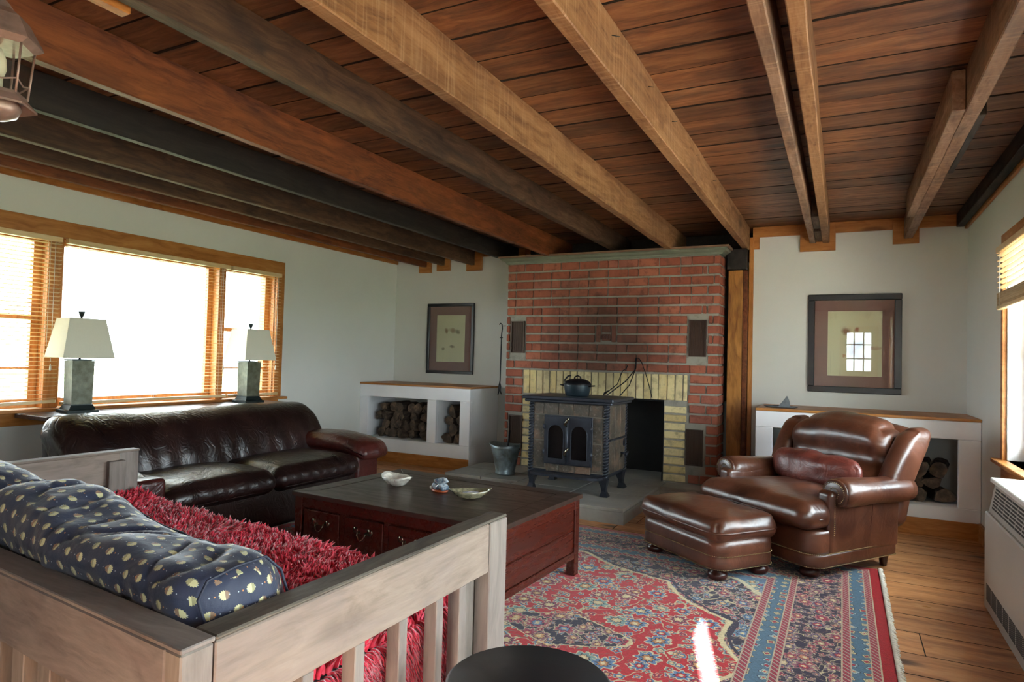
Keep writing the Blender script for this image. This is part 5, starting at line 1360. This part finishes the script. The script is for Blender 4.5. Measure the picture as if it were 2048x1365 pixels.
for i in range(n1_):
    f = m.bm.faces.new((g[i][n2_], g[i+1][n2_], fr_[i+1][0], fr_[i][0]))
    for j in range(6): m.bm.faces.new((fr_[i][j], fr_[i+1][j], fr_[i+1][j+1], fr_[i][j+1]))
sd_ = [[m.bm.verts.new(W((.078+.006*math.sin(j*2+k), .30+.60*j/14, .45-.40*k/6))) for k in range(7)] for j in range(15)]
for j in range(14):
    for k in range(6): m.bm.faces.new((sd_[j][k], sd_[j+1][k], sd_[j+1][k+1], sd_[j][k+1]))
m.build('woven_backing', 'furbase', th)
rr = random.Random(21); verts = []; faces = []
inv = PM[th.name].inverted()
def tuft(p, nrm, L, r0, grav):
    d = (nrm + Vector((rr.uniform(-.35, .35), rr.uniform(-.35, .35), rr.uniform(-.2, .2)))).normalized()
    fl = noise.noise_vector(p*4); d = (d + fl*.9).normalized()
    base = len(verts); a = d.cross(Vector((.3, .5, .8))).normalized(); b = d.cross(a); cur = p - nrm*.004; rad = r0
    for k in range(4):
        if k == 3:
            verts.append(cur); break
        for q in range(3): verts.append(cur+(a*math.cos(q*2.094)+b*math.sin(q*2.094))*rad)
        cur = cur+d*(L/3); d = (d+Vector((rr.uniform(-.25, .25), rr.uniform(-.25, .25), grav))).normalized(); rad *= (1.0 if k == 0 else .75)
    for k in range(2):
        for q in range(3): faces.append((base+k*3+q, base+k*3+(q+1) % 3, base+k*3+3+(q+1) % 3, base+k*3+3+q))
    for q in range(3): faces.append((base+6+q, base+6+(q+1) % 3, base+9))
for k in range(15000):
    a, b = rr.random(), rr.random()**.9
    tuft(W(surf_top(a, b)), Vector((0, .15, 1)).normalized(), rr.uniform(.028, .048), rr.uniform(.0045, .0085), -.3)
for k in range(1800):
    tuft(W((.085+1.95*rr.random(), 1.165, rr.uniform(.10, .36))), Vector((0, 1, 0)), rr.uniform(.04, .07), .0045, -.6)
for k in range(6500):
    p = W((.080, .28+.635*rr.random(), rr.uniform(.10, .45)))
    # keep the locks from poking through the slats
    tuft(p, Vector((.75, 0, .1)), rr.uniform(.028, .05), rr.uniform(.003, .005), -.75)
me = bpy.data.meshes.new('pile'); me.from_pydata([inv @ v for v in verts], [], faces); me.materials.append(M['fur'])
for p_ in me.polygons: p_.use_smooth = True
o = bpy.data.objects.new('pile', me); COL.objects.link(o); o.parent = th; o['kind'] = 'stuff'

# ================================================================== STOOL
t_ = thing('round_stool', 'round black topped stool at the bottom edge of the view', 'stool', (-.602, 1.302, 0))
m = MB(); m.lathe([(.001, .415), (.165, .415), (.178, .421), (.183, .432), (.182, .444), (.174, .45), (.001, .451)], (-.602, 1.302, 0), 64); m.build('seat', 'blackwood', t_)
for k in range(4):
    a = math.radians(45+90*k); x, y = -.602+.12*math.cos(a), 1.302+.12*math.sin(a)
    m = MB(); m.tube([(x, y, .415), (x+.03*math.cos(a), y+.03*math.sin(a), .011)], [.018, .013], 12); m.build('leg', 'blackwood', t_)
m = MB(); m.tube([(-.602+.135*math.cos(a), 1.302+.135*math.sin(a), .16) for a in [i*2*pi/28 for i in range(28)]], .008, 8, closed=True); m.build('stretcher_ring', 'blackwood', t_)

# ================================================================== LANTERN
LX, LY = -1.95, .862
t_ = thing('hanging_lantern', 'hexagonal copper and clear glass lantern hanging from the joists', 'lantern', (LX, LY, 2.19))
M['copper'] = plain('aged_copper', '#a48a82', .35, .45, 30, .12)
def hexr(m, prof, ang=.2, flat=True):
    rows = []
    for r_, z in prof: rows.append([m.bm.verts.new((LX+r_*math.cos(ang+i*pi/3), LY+r_*math.sin(ang+i*pi/3), z)) for i in range(6)])
    for a, b in zip(rows, rows[1:]):
        for j in range(6): m.bm.faces.new((a[j], a[(j+1) % 6], b[(j+1) % 6], b[j]))
    m.bm.faces.new(rows[0]); m.bm.faces.new(rows[-1])
m = MB(); hexr(m, [(.085, 1.905), (.108, 1.92), (.106, 1.926), (.07, 1.985), (.035, 2.01), (.02, 2.03)]); m.build('roof', 'copper', t_)
m = MB(); hexr(m, [(.070, 1.775), (.074, 1.765), (.098, 1.742), (.098, 1.736), (.066, 1.755), (.05, 1.757)]); m.build('lower_rim', 'copper', t_)
m = MB(); m.lathe([(.05, 1.757), (.06, 1.735), (.05, 1.712), (.025, 1.70), (.006, 1.695), (.006, 1.68), (.001, 1.675)], (LX, LY, 0), 20); m.build('bottom_bowl', 'copper', t_)
for i in range(6):
    a = .2+i*pi/3; b = .2+(i+1)*pi/3
    p0 = Vector((LX+.072*math.cos(a), LY+.072*math.sin(a), 1.77)); p1 = Vector((LX+.085*math.cos(a), LY+.085*math.sin(a), 1.91))
    q0 = Vector((LX+.072*math.cos(b), LY+.072*math.sin(b), 1.77)); q1 = Vector((LX+.085*math.cos(b), LY+.085*math.sin(b), 1.91))
    m = MB(); m.tube([p0, p1], .0035, 6); m.build('corner_bar', 'copper', t_)
    nrm = ((p0+q0)/2-Vector((LX, LY, 1.77))).normalized(); m = MB()
    A = [p0, q0, q1, p1]; m.bm.faces.new([m.bm.verts.new(x) for x in A]); bmesh.ops.solidify(m.bm, geom=m.bm.faces[:], thickness=.002); m.build('pane', 'glass', t_)
    m = MB(); mid0, mid1 = p0+(p1-p0)*.28, q0+(q1-q0)*.28; m.tube([mid0, (mid0+mid1)/2-Vector((0, 0, .012)), mid1], .0025, 5); m.build('glazing_bar', 'copper', t_)
m = MB(); m.lathe([(.012, 1.757), (.012, 1.82), (.001, 1.82)], (LX, LY, 0), 12); m.lathe([(.014, 1.82), (.02, 1.84), (.018, 1.87), (.006, 1.9), (.001, 1.9)], (LX, LY, 0), 12); m.build('candle_bulb', 'shade', t_)
for k in range(6):
    m = MB(); z = 2.04+k*.026; pts = [(LX+(.009*math.cos(a) if k % 2 else 0), LY+(0 if k % 2 else .009*math.cos(a)), z+.017*math.sin(a)) for a in [i*2*pi/10 for i in range(10)]]
    m.tube(pts, .002, 5, closed=True); m.build('chain_link', 'copper', t_)

lt = bpy.data.objects['hanging_lantern']; lt.scale = (.88, .88, .93)
# ================================================================== TREE ADDED OUT OF VIEW TO BLOCK SUN AT THE RIGHT WINDOWS
t_ = thing('sun_block_tree', 'small leafy tree added outside the right wall to block direct sun', 'tree', (2.0, .9, -.55))
m = MB(); m.tube([(2.0, .9, -.56), (1.98, .92, .6), (1.85, 1.0, 1.6), (1.7, 1.1, 2.6)], [.09, .075, .06, .03], 10); m.tube([(1.9, .97, 1.3), (1.6, 1.9, 2.0), (1.55, 2.5, 2.4)], [.045, .03, .015], 8); m.tube([(1.9, .97, 1.25), (1.8, .2, 1.9), (1.7, -.3, 2.4)], [.045, .03, .015], 8); m.build('trunk', 'bark', t_)
rr = random.Random(5); verts = []; faces = []; inv = PM[t_.name].inverted()
for k in range(15500):
    c = Vector((rr.gauss(1.62, .22), rr.uniform(-.3, 2.9), rr.uniform(1.62, 3.0))) if k < 7500 else Vector((rr.gauss(1.48, .22), rr.uniform(-1.95, -.1), rr.uniform(1.0, 3.0)))  # second leaf cluster keeps direct sun out of the added side window
    if c.x < 1.15: continue
    a = Vector((rr.uniform(-1, 1), rr.uniform(-1, 1), rr.uniform(-1, 1))).normalized(); b = a.orthogonal().normalized()
    n0 = len(verts); L = rr.uniform(.04, .065)
    verts += [inv @ (c-a*L), inv @ (c+b*L*.45), inv @ (c+a*L), inv @ (c-b*L*.45)]; faces.append((n0, n0+1, n0+2, n0+3))
me = bpy.data.meshes.new('sun_block_foliage'); me.from_pydata(verts, [], faces); me.materials.append(M['leaf'])
o = bpy.data.objects.new('sun_block_foliage', me); COL.objects.link(o); o.parent = t_; o['kind'] = 'stuff'
